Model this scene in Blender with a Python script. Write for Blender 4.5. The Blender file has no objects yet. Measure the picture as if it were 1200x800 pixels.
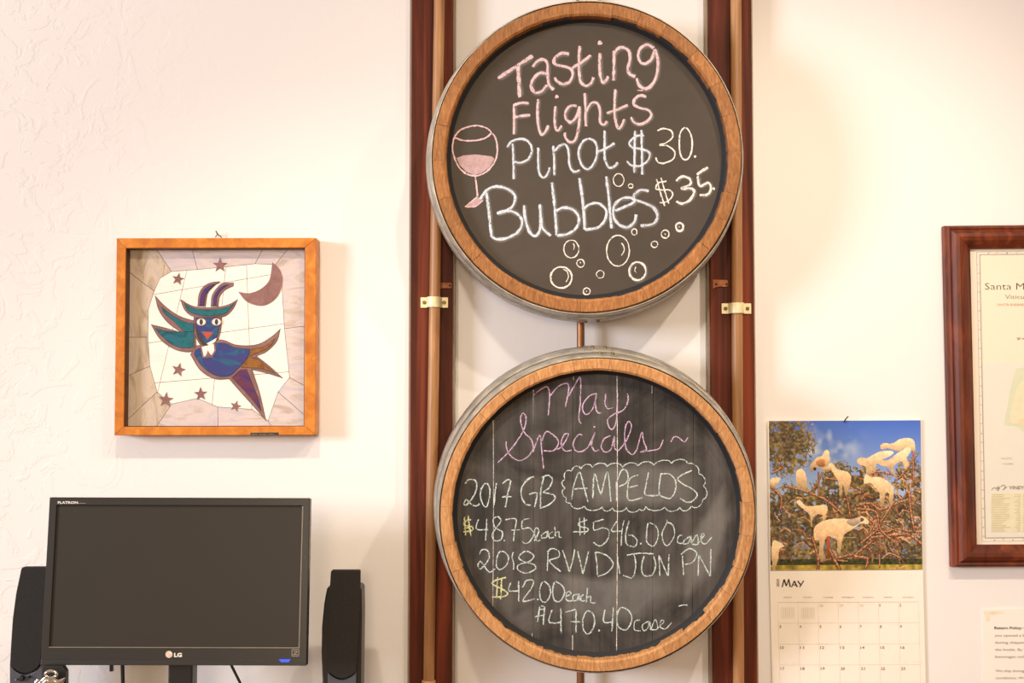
import bpy, math, random
import numpy as np
from mathutils import Matrix, Vector, noise
random.seed(7)
S = bpy.context.scene
COL = S.collection
PI = math.pi

# ------------------------------------------------------------------ camera
F = 1400.0                       # focal length in pixels of the 1200 px wide frame
CAM = Vector((0.0, -2.45, 1.55))
TILT = math.atan(0.045)
cam_d = bpy.data.cameras.new('camera')
cam_d.sensor_width = 36.0
cam_d.lens = F / 1200.0 * 36.0
cam_d.clip_start = 0.02
cam_o = bpy.data.objects.new('camera', cam_d)
cam_o.location = CAM
cam_o.rotation_euler = (PI / 2 + TILT, 0, 0)
COL.objects.link(cam_o)
S.camera = cam_o

# ------------------------------------------------------------------ world, lamps, exposure
w = bpy.data.worlds.new('world')
w.use_nodes = True
S.world = w
w.node_tree.nodes['Background'].inputs['Color'].default_value = (1.0, 0.75, 0.52, 1)
w.node_tree.nodes['Background'].inputs['Strength'].default_value = 0.62

def aim(o, target):
    d = Vector(target) - o.location
    o.rotation_euler = d.to_track_quat('-Z', 'Y').to_euler()

def spot(name, loc, target, power, color, size, blend, radius):
    l = bpy.data.lights.new(name, 'SPOT')
    l.energy = power; l.color = color; l.spot_size = math.radians(size)
    l.spot_blend = blend; l.shadow_soft_size = radius
    o = bpy.data.objects.new(name, l); COL.objects.link(o)
    o.location = loc; aim(o, target)
    return o

WARM = (1.0, 0.85, 0.67)
spot('track_lamp', (0.98, -1.28, 2.80), (0.50, 0, 1.05), 56, WARM, 84, 1.0, 0.022)
spot('track_lamp', (0.40, -1.42, 2.90), (0.25, 0, 1.20), 48, WARM, 84, 1.0, 0.03)
spot('track_lamp', (-0.45, -1.35, 2.85), (-0.32, 0, 0.80), 60, WARM, 66, 1.0, 0.05)
rl = bpy.data.lights.new('added_fill', 'AREA')  # added warm fill light behind the camera, brightens the wall from the front
rl.shape = 'DISK'; rl.size = 0.9; rl.energy = 48; rl.color = (1.0, 0.80, 0.56)
ro = bpy.data.objects.new('added_fill', rl); COL.objects.link(ro)
ro.location = (-0.3, -5.2, 2.1); aim(ro, (0.1, 0, 1.4))
al = bpy.data.lights.new('window_daylight', 'AREA')
al.shape = 'RECTANGLE'; al.size = 1.8; al.size_y = 1.6
al.energy = 440; al.color = (0.88, 0.90, 1.0)
ao = bpy.data.objects.new('window_daylight', al); COL.objects.link(ao)
ao.location = (-6.4, -4.5, 2.5); aim(ao, (0.0, 0, 1.7))

S.view_settings.view_transform = 'Standard'
S.view_settings.look = 'None'
S.view_settings.exposure = -0.05
S.view_settings.gamma = 1.0
S.view_settings.use_curve_mapping = False

# ------------------------------------------------------------------ geometry helpers
RT = Matrix.Rotation(PI / 2 + TILT, 3, 'X')

def ray(px, py):
    return RT @ Vector(((px - 600) / F, -(py - 400) / F, -1.0))

def P(px, py, Y):
    d = ray(px, py)
    return CAM + d * ((Y - CAM.y) / d.y)

def Q(px, py, origin, normal):
    d = ray(px, py)
    return CAM + d * ((origin - CAM).dot(normal) / d.dot(normal))

MATW = {}

def tag(o, label=None, cat=None, group=None, kind=None):
    if label: o['label'] = label
    if cat: o['category'] = cat
    if group: o['group'] = group
    if kind: o['kind'] = kind
    return o

def empty(name, M, label, cat, group=None):
    o = bpy.data.objects.new(name, None)
    o.empty_display_size = 0.05
    COL.objects.link(o)
    if not isinstance(M, Matrix): M = Matrix.Translation(Vector(M))
    o.matrix_world = M
    MATW[o] = M
    return tag(o, label, cat, group)

class MB:
    """collects faces; build() links them as one mesh object"""
    def __init__(s): s.v = []; s.f = []; s.m = []; s.sm = []
    def add(s, vs, fs, smooth=False):
        n = len(s.v); s.v += [Vector(v) for v in vs]
        for f in fs: s.f.append([n + i for i in f]); s.sm.append(smooth)
        return s
    def box(s, a, b):
        (x0, y0, z0), (x1, y1, z1) = a, b
        vs = [(x0,y0,z0),(x1,y0,z0),(x1,y1,z0),(x0,y1,z0),(x0,y0,z1),(x1,y0,z1),(x1,y1,z1),(x0,y1,z1)]
        return s.add(vs, [(0,3,2,1),(4,5,6,7),(0,1,5,4),(1,2,6,5),(2,3,7,6),(3,0,4,7)])
    def hexa(s, a, b):          # two matching quads
        vs = list(a) + list(b)
        return s.add(vs, [(0,1,2,3),(7,6,5,4),(0,4,5,1),(1,5,6,2),(2,6,7,3),(3,7,4,0)])
    def prism(s, pts, thick):   # polygon pts (3-D), extruded by vector thick
        n = len(pts); vs = [Vector(p) for p in pts] + [Vector(p) + Vector(thick) for p in pts]
        fs = [list(range(n)), list(range(2*n-1, n-1, -1))]
        for i in range(n):
            j = (i+1) % n; fs.append((i, i+n, j+n, j))
        return s.add(vs, fs)
    def tube(s, pts, r, n=12, caps=True, closed=False):
        pts = [Vector(p) for p in pts]; m = len(pts); vs = []
        up = Vector((0.13, 0.2, 1)).normalized()
        for i, p in enumerate(pts):
            if closed: t = pts[(i+1) % m] - pts[i-1]
            else: t = pts[min(i+1, m-1)] - pts[max(i-1, 0)]
            t.normalize()
            a = t.cross(up)
            if a.length < 1e-3: a = t.cross(Vector((1, 0, 0)))
            a.normalize(); b = t.cross(a)
            rr = r[i] if isinstance(r, (list, tuple)) else r
            for k in range(n):
                g = 2*PI*k/n; vs.append(p + a*rr*math.cos(g) + b*rr*math.sin(g))
        fs = []
        for i in range(m if closed else m-1):
            j = (i+1) % m
            for k in range(n):
                l = (k+1) % n
                fs.append((i*n+k, i*n+l, j*n+l, j*n+k))
        s.add(vs, fs, True)
        if caps and not closed:
            s.add(vs[:n], [list(range(n))]); s.add(vs[-n:], [list(range(n-1, -1, -1))])
        return s
    def ball(s, c, r, n=10, m=6, sc=(1, 1, 1)):
        vs = []; fs = []
        for i in range(m+1):
            t = PI*i/m
            for k in range(n):
                g = 2*PI*k/n
                vs.append((c[0]+r*sc[0]*math.sin(t)*math.cos(g), c[1]+r*sc[1]*math.sin(t)*math.sin(g), c[2]+r*sc[2]*math.cos(t)))
        for i in range(m):
            for k in range(n):
                l = (k+1) % n; fs.append((i*n+k, (i+1)*n+k, (i+1)*n+l, i*n+l))
        return s.add(vs, fs, True)
    def build(s, name, mat, parent=None, local=False, bevel=0, fix=True):
        me = bpy.data.meshes.new(name)
        vs = s.v
        if parent is not None and not local:
            inv = MATW[parent].inverted(); vs = [inv @ v for v in vs]
        me.from_pydata([tuple(v) for v in vs], [], s.f)
        me.update()
        me.polygons.foreach_set('use_smooth', s.sm)
        if fix:
            import bmesh
            bm = bmesh.new(); bm.from_mesh(me)
            bmesh.ops.remove_doubles(bm, verts=bm.verts, dist=1e-7)
            bmesh.ops.recalc_face_normals(bm, faces=bm.faces)
            bm.to_mesh(me); bm.free()
        me.materials.append(mat)
        o = bpy.data.objects.new(name, me)
        COL.objects.link(o)
        if parent is not None:
            o.parent = parent; MATW[o] = MATW[parent]
        else:
            MATW[o] = Matrix.Identity(4)
        if bevel:
            b = o.modifiers.new('bevel', 'BEVEL'); b.width = bevel; b.segments = 2; b.limit_method = 'ANGLE'
        return o

# ------------------------------------------------------------------ materials
def s2l(c):
    return tuple(((x/255)/12.92 if x/255 <= 0.04045 else ((x/255+0.055)/1.055)**2.4) for x in c)

class NT:
    def __init__(s, name):
        s.m = bpy.data.materials.new(name); s.m.use_nodes = True
        s.t = s.m.node_tree; s.b = s.t.nodes['Principled BSDF']
    def n(s, typ, **kw):
        nd = s.t.nodes.new(typ)
        for k, v in kw.items():
            if k in nd.inputs: nd.inputs[k].default_value = v
            else: setattr(nd, k, v)
        return nd
    def l(s, a, b): s.t.links.new(a, b)
    def ramp(s, fac, stops):
        r = s.n('ShaderNodeValToRGB'); e = r.color_ramp.elements
        while len(e) < len(stops): e.new(0.5)
        for i, (p, c) in enumerate(stops):
            e[i].position = p; e[i].color = (*c, 1)
        s.l(fac, r.inputs['Fac']); return r.outputs['Color']
    def coords(s, scale, kind='Object', rot=(0, 0, 0)):
        tc = s.n('ShaderNodeTexCoord'); mp = s.n('ShaderNodeMapping')
        mp.inputs['Scale'].default_value = scale; mp.inputs['Rotation'].default_value = rot
        s.l(tc.outputs[kind], mp.inputs['Vector']); return mp.outputs['Vector']
    def noise(s, vec, scale, detail=4, rough=0.5, dist=0.0):
        nz = s.n('ShaderNodeTexNoise'); nz.inputs['Scale'].default_value = scale
        nz.inputs['Detail'].default_value = detail; nz.inputs['Roughness'].default_value = rough
        nz.inputs['Distortion'].default_value = dist
        s.l(vec, nz.inputs['Vector']); return nz.outputs['Fac']
    def bump(s, h, strength, dist):
        b = s.n('ShaderNodeBump'); b.inputs['Strength'].default_value = strength
        b.inputs['Distance'].default_value = dist; s.l(h, b.inputs['Height'])
        s.l(b.outputs['Normal'], s.b.inputs['Normal']); return b
    def mul(s, a, b, op='MULTIPLY'):
        m = s.n('ShaderNodeMath', operation=op)
        for i, x in enumerate((a, b)):
            if isinstance(x, (int, float)): m.inputs[i].default_value = x
            else: s.l(x, m.inputs[i])
        return m.outputs[0]
    def mix(s, fac, a, b, mode='MIX'):
        m = s.n('ShaderNodeMix', data_type='RGBA', blend_type=mode)
        if isinstance(fac, (int, float)): m.inputs[0].default_value = fac
        else: s.l(fac, m.inputs[0])
        for i, x in ((6, a), (7, b)):
            if isinstance(x, tuple): m.inputs[i].default_value = (*x[:3], 1)
            else: s.l(x, m.inputs[i])
        return m.outputs[2]

def flat(name, rgb, rough=0.6, metal=0.0, spec=0.5, noise_amt=0.08, nscale=60):
    k = NT(name)
    c = s2l(rgb)
    v = k.coords((1, 1, 1))
    f = k.noise(v, nscale, 3)
    col = k.ramp(f, [(0.3, tuple(x*(1-noise_amt) for x in c)), (0.7, tuple(min(1, x*(1+noise_amt)) for x in c))])
    k.l(col, k.b.inputs['Base Color'])
    k.b.inputs['Roughness'].default_value = rough
    k.b.inputs['Metallic'].default_value = metal
    k.b.inputs['Specular IOR Level'].default_value = spec
    return k.m

def wood(name, dark, light, scale=(3, 3, 60), rough=0.5, rnd=0.0, bump=0.3, nscale=1.0, mid=None, spec=0.4):
    k = NT(name)
    v = k.coords(scale)
    info = k.n('ShaderNodeObjectInfo')
    add = k.n('ShaderNodeVectorMath', operation='ADD'); k.l(v, add.inputs[0])
    comb = k.n('ShaderNodeCombineXYZ'); r10 = k.mul(info.outputs['Random'], 37.0)
    for i in range(3): k.l(r10, comb.inputs[i])
    k.l(comb.outputs[0], add.inputs[1]); v = add.outputs[0]
    f = k.noise(v, nscale, 6, 0.6, 0.6)
    st = [(0.30, s2l(dark)), (0.68, s2l(light))]
    if mid: st.insert(1, (0.5, s2l(mid)))
    col = k.ramp(f, st)
    if rnd:
        hs = k.n('ShaderNodeHueSaturation'); k.l(col, hs.inputs['Color'])
        mr = k.n('ShaderNodeMapRange'); k.l(info.outputs['Random'], mr.inputs['Value'])
        mr.inputs['To Min'].default_value = 1-rnd; mr.inputs['To Max'].default_value = 1+rnd
        k.l(mr.outputs[0], hs.inputs['Value']); col = hs.outputs['Color']
    k.l(col, k.b.inputs['Base Color'])
    k.b.inputs['Roughness'].default_value = rough
    k.b.inputs['Specular IOR Level'].default_value = spec
    k.bump(f, bump, 0.001)
    return k.m

def wall_mat():
    k = NT('plaster_wall')
    v = k.coords((1, 1, 1))
    big = k.noise(v, 1.3, 3)
    col = k.ramp(big, [(0.3, (0.84, 0.812, 0.80)), (0.7, (0.86, 0.835, 0.822))])
    k.l(col, k.b.inputs['Base Color'])
    k.b.inputs['Roughness'].default_value = 0.85
    k.b.inputs['Specular IOR Level'].default_value = 0.15
    # hand trowelled relief, rougher on the old plaster at the left end of the wall
    f1 = k.noise(v, 15, 5, 0.6, 1.0)
    r1 = k.ramp(f1, [(0.50, (0, 0, 0)), (0.545, (1, 1, 1)), ])
    f2 = k.noise(v, 55, 4, 0.6)
    sep = k.n('ShaderNodeSeparateXYZ'); tc = k.n('ShaderNodeTexCoord'); k.l(tc.outputs['Object'], sep.inputs[0])
    mr = k.n('ShaderNodeMapRange'); k.l(sep.outputs['X'], mr.inputs['Value'])
    mr.inputs['From Min'].default_value = -1.0; mr.inputs['From Max'].default_value = -0.62
    mr.inputs['To Min'].default_value = 0.55; mr.inputs['To Max'].default_value = 0.06
    h = k.mul(r1, mr.outputs[0]); h2 = k.mul(f2, 0.30); h = k.mul(h, h2, 'ADD')
    k.bump(h, 0.42, 0.003)
    return k.m

def chalk_mat(name, rgb, grain=620, cover=0.38):
    k = NT(name)
    at = k.n('ShaderNodeAttribute', attribute_name='dens')
    v = k.coords((1, 1, 1))
    g = k.noise(v, grain, 3, 0.7)
    g2 = k.noise(v, 120, 2, 0.5)
    a = k.mul(g, 0.75); b = k.mul(g2, 0.25); a = k.mul(a, b, 'ADD')
    th = k.mul(at.outputs['Fac'], cover)          # dense in the middle of the stroke
    d = k.mul(th, 0.27, 'ADD'); d = k.mul(d, a, 'SUBTRACT')
    mr = k.n('ShaderNodeMapRange'); k.l(d, mr.inputs['Value'])
    mr.inputs['From Min'].default_value = -0.03; mr.inputs['From Max'].default_value = 0.07
    k.l(mr.outputs[0], k.b.inputs['Alpha'])
    c = s2l(rgb)
    k.b.inputs['Base Color'].default_value = (*c, 1)
    k.b.inputs['Roughness'].default_value = 0.95
    k.b.inputs['Specular IOR Level'].default_value = 0.05
    return k.m

def smear_mat(name, rgb, strength):
    k = NT(name); at = k.n('ShaderNodeAttribute', attribute_name='dens')
    g = k.noise(k.coords((1, 1, 1)), 90, 5, 0.7, 1.0)
    a = k.mul(at.outputs['Fac'], strength); g = k.mul(g, 1.1, 'ADD'); g = k.mul(g, -0.6, 'ADD'); a = k.mul(a, g)
    k.l(a, k.b.inputs['Alpha'])
    k.b.inputs['Base Color'].default_value = (*s2l(rgb), 1); k.b.inputs['Roughness'].default_value = 0.95
    k.b.inputs['Specular IOR Level'].default_value = 0.05
    return k.m

def slate_mat(name, rgb, smear=(150, 145, 138), amount=0.15, streak=(26, 26, 1.2), rough=0.75, spec=0.25):
    k = NT(name)
    v = k.coords(streak); f = k.noise(v, 1.0, 6, 0.7)
    v2 = k.coords((1, 1, 1)); f2 = k.noise(v2, 7, 5, 0.6, 1.5)
    m = k.mul(f, f2)
    mr = k.n('ShaderNodeMapRange'); k.l(m, mr.inputs['Value'])
    mr.inputs['From Min'].default_value = 0.15; mr.inputs['From Max'].default_value = 0.42
    mr.inputs['To Max'].default_value = amount
    col = k.mix(mr.outputs[0], s2l(rgb), s2l(smear))
    k.l(col, k.b.inputs['Base Color'])
    k.b.inputs['Roughness'].default_value = rough
    k.b.inputs['Specular IOR Level'].default_value = spec
    k.bump(f, 0.1, 0.0004)
    return k.m

def attr_mat(name, rough=0.5, spec=0.3):
    k = NT(name)
    at = k.n('ShaderNodeAttribute', attribute_name='Col')
    k.l(at.outputs['Color'], k.b.inputs['Base Color'])
    k.b.inputs['Roughness'].default_value = rough
    k.b.inputs['Specular IOR Level'].default_value = spec
    return k.m

def glass_mat(name, cols, scale=(20, 20, 20), rough=0.25, dist=1.5, spec=0.5):
    k = NT(name)
    info = k.n('ShaderNodeObjectInfo')
    v = k.coords(scale)
    add = k.n('ShaderNodeVectorMath', operation='ADD'); k.l(v, add.inputs[0])
    comb = k.n('ShaderNodeCombineXYZ'); r = k.mul(info.outputs['Random'], 21.0)
    for i in range(3): k.l(r, comb.inputs[i])
    k.l(comb.outputs[0], add.inputs[1])
    f = k.noise(add.outputs[0], 1.0, 5, 0.6, dist)
    n = len(cols)
    col = k.ramp(f, [(0.32 + 0.36*i/(n-1), s2l(c)) for i, c in enumerate(cols)])
    k.l(col, k.b.inputs['Base Color'])
    k.b.inputs['Roughness'].default_value = rough
    k.b.inputs['Specular IOR Level'].default_value = spec
    k.bump(f, 0.05, 0.001)
    return k.m

M = {}
M['wall'] = wall_mat()
M['floor'] = wood('floor_boards', (120, 84, 56), (160, 118, 80), (2, 30, 2))
M['post'] = wood('stained_redwood', (58, 24, 12), (130, 60, 36), (38, 38, 1.6), 0.6, 0.05, 0.3, mid=(90, 40, 24), spec=0.2)
M['post_side'] = flat('pale_edge', (158, 140, 120), 0.7)
M['copper'] = wood('aged_copper', (138, 98, 62), (198, 148, 98), (30, 30, 3), 0.42, 0, 0.05, mid=(168, 120, 76), spec=0.5)
M['rod'] = flat('bronze_rod', (140, 96, 62), 0.35, 0.6)
M['brass'] = flat('brass_strap', (236, 222, 178), 0.4, 0.12)
M['rust'] = wood('rusted_tab', (120, 66, 34), (176, 104, 58), (60, 60, 60), 0.6)
M['screw'] = flat('screw_steel', (120, 104, 74), 0.4, 0.8)
M['hole'] = flat('dark_hole', (26, 18, 14), 0.8)
M['stave'] = wood('barrel_oak', (128, 82, 42), (176, 122, 70), (260, 60, 60), 0.6, 0.12, 0.35, mid=(152, 100, 54))
M['stave2'] = wood('barrel_oak_pale', (158, 108, 64), (206, 158, 108), (260, 60, 60), 0.6, 0.08, 0.35, mid=(186, 134, 84))
M['hoop'] = wood('galvanised_hoop', (136, 130, 120), (196, 190, 178), (24, 24, 24), 0.38, 0.04, 0.1, mid=(166, 160, 150))
M['gap_shade'] = flat('shaded_dark_oak', (46, 34, 24), 0.8)
M['hoop'].node_tree.nodes['Principled BSDF'].inputs['Metallic'].default_value = 0.35
M['dark_inner'] = flat('black_painted_oak', (28, 28, 32), 0.7)
M['board_up'] = slate_mat('brown_black_chalkboard', (72, 65, 58), (104, 95, 84), 0.20, (4, 4, 4))
M['board_low'] = slate_mat('worn_chalkboard', (50, 48, 47), (136, 130, 124), 0.42, (30, 30, 1.0), 0.8, 0.2)
M['smear_pink'] = smear_mat('smudged_pink_chalk', (226, 192, 196), 0.62)
M['smear_white'] = smear_mat('smudged_white_chalk', (206, 204, 200), 0.20)
M['chalk_pink'] = chalk_mat('pink_chalk', (228, 194, 200))
M['chalk_blue'] = chalk_mat('pale_blue_chalk', (206, 216, 232))
M['chalk_white'] = chalk_mat('white_chalk', (236, 230, 224))
M['chalk_mauve'] = chalk_mat('mauve_chalk', (212, 180, 212), 560, 0.34)
M['chalk_green'] = chalk_mat('pale_green_chalk', (206, 222, 218), 560, 0.34)
M['chalk_yellow'] = chalk_mat('pale_yellow_chalk', (218, 222, 172), 560, 0.34)
M['frame_oak'] = wood('golden_frame_wood', (176, 98, 26), (222, 142, 52), (30, 30, 30), 0.4, 0.04, 0.1, mid=(200, 118, 36))
M['frame_shade'] = wood('frame_shade_brown', (74, 42, 20), (104, 62, 28), (30, 30, 30), 0.6)
M['frame_red'] = wood('mahogany_frame', (66, 24, 12), (138, 66, 34), (26, 26, 5), 0.42, 0.04, 0.1, mid=(96, 40, 20), spec=0.35)
M['paper'] = flat('warm_white_paper', (246, 238, 226), 0.8, noise_amt=0.01)
M['paper2'] = flat('laminated_paper', (246, 240, 232), 0.45, noise_amt=0.01)
M['mapbase'] = flat('cream_map_print', (234, 226, 204), 0.7, noise_amt=0.01)
M['mapsea'] = flat('pale_sea_print', (226, 222, 210), 0.7, noise_amt=0.01)
M['mapland'] = flat('pale_land_print', (226, 220, 190), 0.7, noise_amt=0.04)
M['mapgreen'] = flat('pale_green_print', (212, 216, 188), 0.7, noise_amt=0.03)
M['maporange'] = flat('pale_orange_print', (232, 210, 176), 0.7, noise_amt=0.03)
M['mapmat'] = flat('map_margin', (240, 230, 216), 0.7, noise_amt=0.01)
M['ink'] = flat('brown_black_ink', (72, 58, 50), 0.8)
M['ink_grey'] = flat('grey_ink', (150, 136, 122), 0.8)
M['ink_pale'] = flat('pale_grey_ink', (208, 194, 176), 0.8)
M['ink_orange'] = flat('orange_ink', (214, 134, 92), 0.8)
M['ink_tan'] = flat('tan_ink', (206, 194, 160), 0.8)
M['print'] = attr_mat('calendar_photo_print', 0.4)
M['black'] = flat('black_plastic', (34, 32, 31), 0.38, noise_amt=0.03)
M['bezel'] = flat('monitor_bezel', (38, 35, 33), 0.32, noise_amt=0.02)
M['screen'] = flat('dark_screen', (50, 46, 41), 0.40, spec=0.22, noise_amt=0.03, nscale=6)
M['lip'] = flat('bezel_lip', (150, 142, 132), 0.3, 0.4)
M['grille'] = wood('speaker_cloth', (34, 33, 32), (44, 42, 40), (400, 400, 400), 0.9)
M['spk_grey'] = flat('grey_speaker_base', (84, 88, 98), 0.35, 0.2)
M['logo'] = flat('silver_lettering', (226, 218, 208), 0.5)
M['logo_dim'] = flat('dim_lettering', (96, 90, 84), 0.5)
M['cable'] = flat('black_cable', (22, 22, 24), 0.5)
M['silver'] = flat('polished_nickel', (206, 204, 200), 0.16, 1.0, noise_amt=0.15, nscale=90)
M['nail'] = flat('dark_nail', (60, 62, 40), 0.5, 0.5)
M['counter'] = wood('counter_wood', (110, 76, 50), (160, 118, 82), (2, 30, 2))
M['label_black'] = flat('black_tag', (40, 38, 34), 0.5)

led = NT('blue_led')
led.b.inputs['Base Color'].default_value = (0.02, 0.05, 0.6, 1)
led.b.inputs['Emission Color'].default_value = (0.03, 0.09, 1.0, 1)
led.b.inputs['Emission Strength'].default_value = 0.9
M['led'] = led.m

# ------------------------------------------------------------------ the setting
MB().box((-3.2, 0, -0.05), (3.2, 0.12, 3.3)).build('wall_back', M['wall']); tag(bpy.data.objects['wall_back'], kind='structure')
MB().box((-4.6, -5.0, -0.10), (4.6, 0.12, 0.0)).build('floor', M['floor']); tag(bpy.data.objects['floor'], kind='structure')

# counter below the picture: carries the monitor, the speakers and the ornament
CT = 0.85
c = empty('counter', (-0.85, -0.3, 0), 'plain wooden counter under the monitor, just below the picture', 'counter')
MB().box((-1.55, -0.62, CT-0.04), (-0.25, -0.005, CT)).build('worktop', M['counter'], c, bevel=0.003)
MB().box((-1.52, -0.56, 0), (-0.28, -0.02, CT-0.04)).build('cabinet', M['counter'], c)

# ------------------------------------------------------------------ posts, pipes, rod
YP = -0.036                       # front face of the posts
def wallx(px, py=400, Y=YP): return P(px, py, Y).x
ZT, ZB = 2.9, 0.02

def post(x0, x1, label):
    t = empty('wooden_post', ((x0+x1)/2, 0, ZB), label, 'post', 'redwood posts behind the barrel heads')
    MB().box((x0, YP, ZB), (x1, -0.0012, ZT)).build('board', M['post'], t, bevel=0.0015)
    e = 0.0045
    m = MB(); m.box((x0-e, -0.024, ZB), (x0-0.0001, -0.001, ZT)); m.box((x1+0.0001, -0.024, ZB), (x1+e, -0.001, ZT))
    m.build('edge_strip', M['post_side'], t)
    return t
XL0, XL1 = wallx(481), wallx(530)
XR0, XR1 = wallx(833), wallx(884)
post(XL0, XL1, 'dark red stained wooden post left of the two barrel heads')
post(XR0, XR1, 'dark red stained wooden post right of the two barrel heads')

PR = 0.0112
YC = YP - PR - 0.003
def pipe(a, b, label, collar=None):
    A = P(a[0], a[1], YC); B = P(b[0], b[1], YC); d = (B-A)
    top = A - d*0.35; bot = A + d*1.15
    t = empty('copper_pipe', bot, label, 'pipe', 'upright pipes on the posts')
    MB().tube([top, A, (A+B)/2, B, bot], PR, 20).build('tube', M['copper'], t)
    if collar:
        k = P(collar[0], collar[1], YC); u = d.normalized()
        MB().tube([k-u*0.004, k-u*0.0035, k+u*0.0035, k+u*0.012], [PR+0.001, PR+0.0028, PR+0.0028, PR+0.002], 20).build('coupling', M['copper'], t)
    return t
pipe((515, 0), (502.5, 800), 'copper pipe strapped to the left red post', (502.5, 799))
pipe((862.3, 0), (865.5, 800), 'copper pipe strapped to the right red post')

def strap(x0, y0, x1, y1, pxc, label):
    """two-hole pipe strap: flat ears screwed to the post, saddle over the pipe"""
    a = P(x0, y0, YP); b = P(x1, y1, YP); xc = P(pxc, (y0+y1)/2, YC).x
    t = empty('pipe_strap', ((a.x+b.x)/2, YP, (a.z+b.z)/2), label, 'strap', 'brass straps holding the pipes')
    z0, z1 = b.z, a.z; th = 0.0022; R = PR + 0.0006
    prof = [(a.x, YP-0.0008), (xc-R-0.004, YP-0.0008), (xc-R-0.0008, YP-0.004), (xc-R, YC)]
    for i in range(1, 12):
        g = PI - PI*i/12.0
        prof.append((xc+R*math.cos(g), YC-R*math.sin(g)))
    prof += [(xc+R, YC), (xc+R+0.0008, YP-0.004), (xc+R+0.004, YP-0.0008), (b.x, YP-0.0008)]
    # offset profile for thickness
    out = []
    for i, p in enumerate(prof):
        q0 = prof[max(i-1, 0)]; q1 = prof[min(i+1, len(prof)-1)]
        tx, ty = q1[0]-q0[0], q1[1]-q0[1]; l = math.hypot(tx, ty)
        out.append((p[0]+ty/l*th, p[1]-tx/l*th))
    m = MB(); n = len(prof)
    vs = [(x, y, z0) for x, y in prof] + [(x, y, z1) for x, y in prof] + [(x, y, z0) for x, y in out] + [(x, y, z1) for x, y in out]
    fs = []
    for i in range(n-1):
        fs += [(i, i+1, n+i+1, n+i), (2*n+i, 3*n+i, 3*n+i+1, 2*n+i+1), (i, 2*n+i, 2*n+i+1, i+1), (n+i, n+i+1, 3*n+i+1, 3*n+i)]
    fs += [(0, n, 3*n, 2*n), (n-1, 3*n-1, 4*n-1, 2*n-1)]
    m.add(vs, fs); m.build('saddle', M['brass'], t)
    for sx in (a.x+0.0075, b.x-0.0075):
        zc = (z0+z1)/2
        mm = MB().tube([(sx, YP-0.003, zc), (sx, YP-0.0045, zc), (sx, YP-0.0052, zc)], [0.0038, 0.0038, 0.0024], 12)
        mm.box((sx-0.0026, YP-0.0054, zc-0.0005), (sx+0.0026, YP-0.0050, zc+0.0005))
        mm.build('screw', M['screw'], t)
    return t
strap(493, 348.5, 525, 360.5, 508.5, 'cream coloured pipe strap with two screws on the left post')
strap(845.5, 355.5, 880, 367.5, 863.7, 'cream coloured pipe strap with two screws on the right post')

def tab(x0, y0, x1, y1, holes, label):
    a = P(x0, y0, YP); b = P(x1, y1, YP)
    t = empty('bracket_tab', (a.x, YP, b.z), label, 'bracket', 'small bracket tabs on the posts')
    zc = (a.z+b.z)/2; hh = (a.z-b.z)/2; W = b.x-a.x
    pts = [(a.x, YP-0.0004, zc-hh), (a.x+W*0.2, YP-0.0004, zc-hh*0.65), (a.x+W*0.5, YP-0.0004, zc-hh*0.5), (a.x+W*0.85, YP-0.0004, zc-hh*0.6), (b.x, YP-0.0004, zc-hh*0.35),
           (b.x, YP-0.0004, zc+hh*0.7), (b.x-W*0.1, YP-0.0004, zc+hh*0.9), (a.x, YP-0.0004, zc+hh)]
    MB().prism(pts, (0, -0.002, 0)).build('plate', M['rust'], t)
    for h in holes:
        p = P(h[0], h[1], YP-0.0026)
        MB().tube([p, p+Vector((0, -0.0007, 0))], 0.0022, 10).build('rivet', M['hole'], t)
tab(514.5, 331, 529.5, 339.5, [(527.3, 334.3)], 'small rusty bracket tab on the left post above the strap')
tab(835, 327.5, 853, 338.5, [(839.3, 333), (851.5, 333)], 'orange rusty bracket tab on the right post above the strap')

a = P(680.5, 394, -0.035); b = P(680.3, 795, -0.035)
t = empty('support_rod', (b.x, -0.035, ZB), 'thin bronze rod running up the wall behind both barrel heads', 'rod')
MB().tube([(a.x, -0.035, ZT), (a.x, -0.035, a.z), (b.x, -0.035, b.z), (b.x, -0.035, ZB)], 0.0078, 16).build('tube', M['rod'], t)

# ------------------------------------------------------------------ chalk strokes
def smooth(pts, step=1.0):
    if len(pts) < 3:
        a, b = pts; n = max(2, int(math.dist(a, b)/1.5))
        return [(a[0]+(b[0]-a[0])*i/n, a[1]+(b[1]-a[1])*i/n) for i in range(n+1)]
    closed = math.dist(pts[0], pts[-1]) < 0.8
    out = []; n = len(pts)
    for i in range(n-1):
        p1, p2 = pts[i], pts[i+1]
        p0 = pts[i-1] if i else (pts[-2] if closed else p1)
        p3 = pts[i+2] if i+2 < n else (pts[1] if closed else p2)
        k = max(2, int(math.dist(p1, p2)/step))
        for j in range(k):
            t = j/k; t2 = t*t; t3 = t2*t
            out.append(tuple(0.5*((2*p1[c]) + (-p0[c]+p2[c])*t + (2*p0[c]-5*p1[c]+4*p2[c]-p3[c])*t2 + (-p0[c]+3*p1[c]-3*p2[c]+p3[c])*t3) for c in (0, 1)))
    out.append(pts[-1])
    return out

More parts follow.
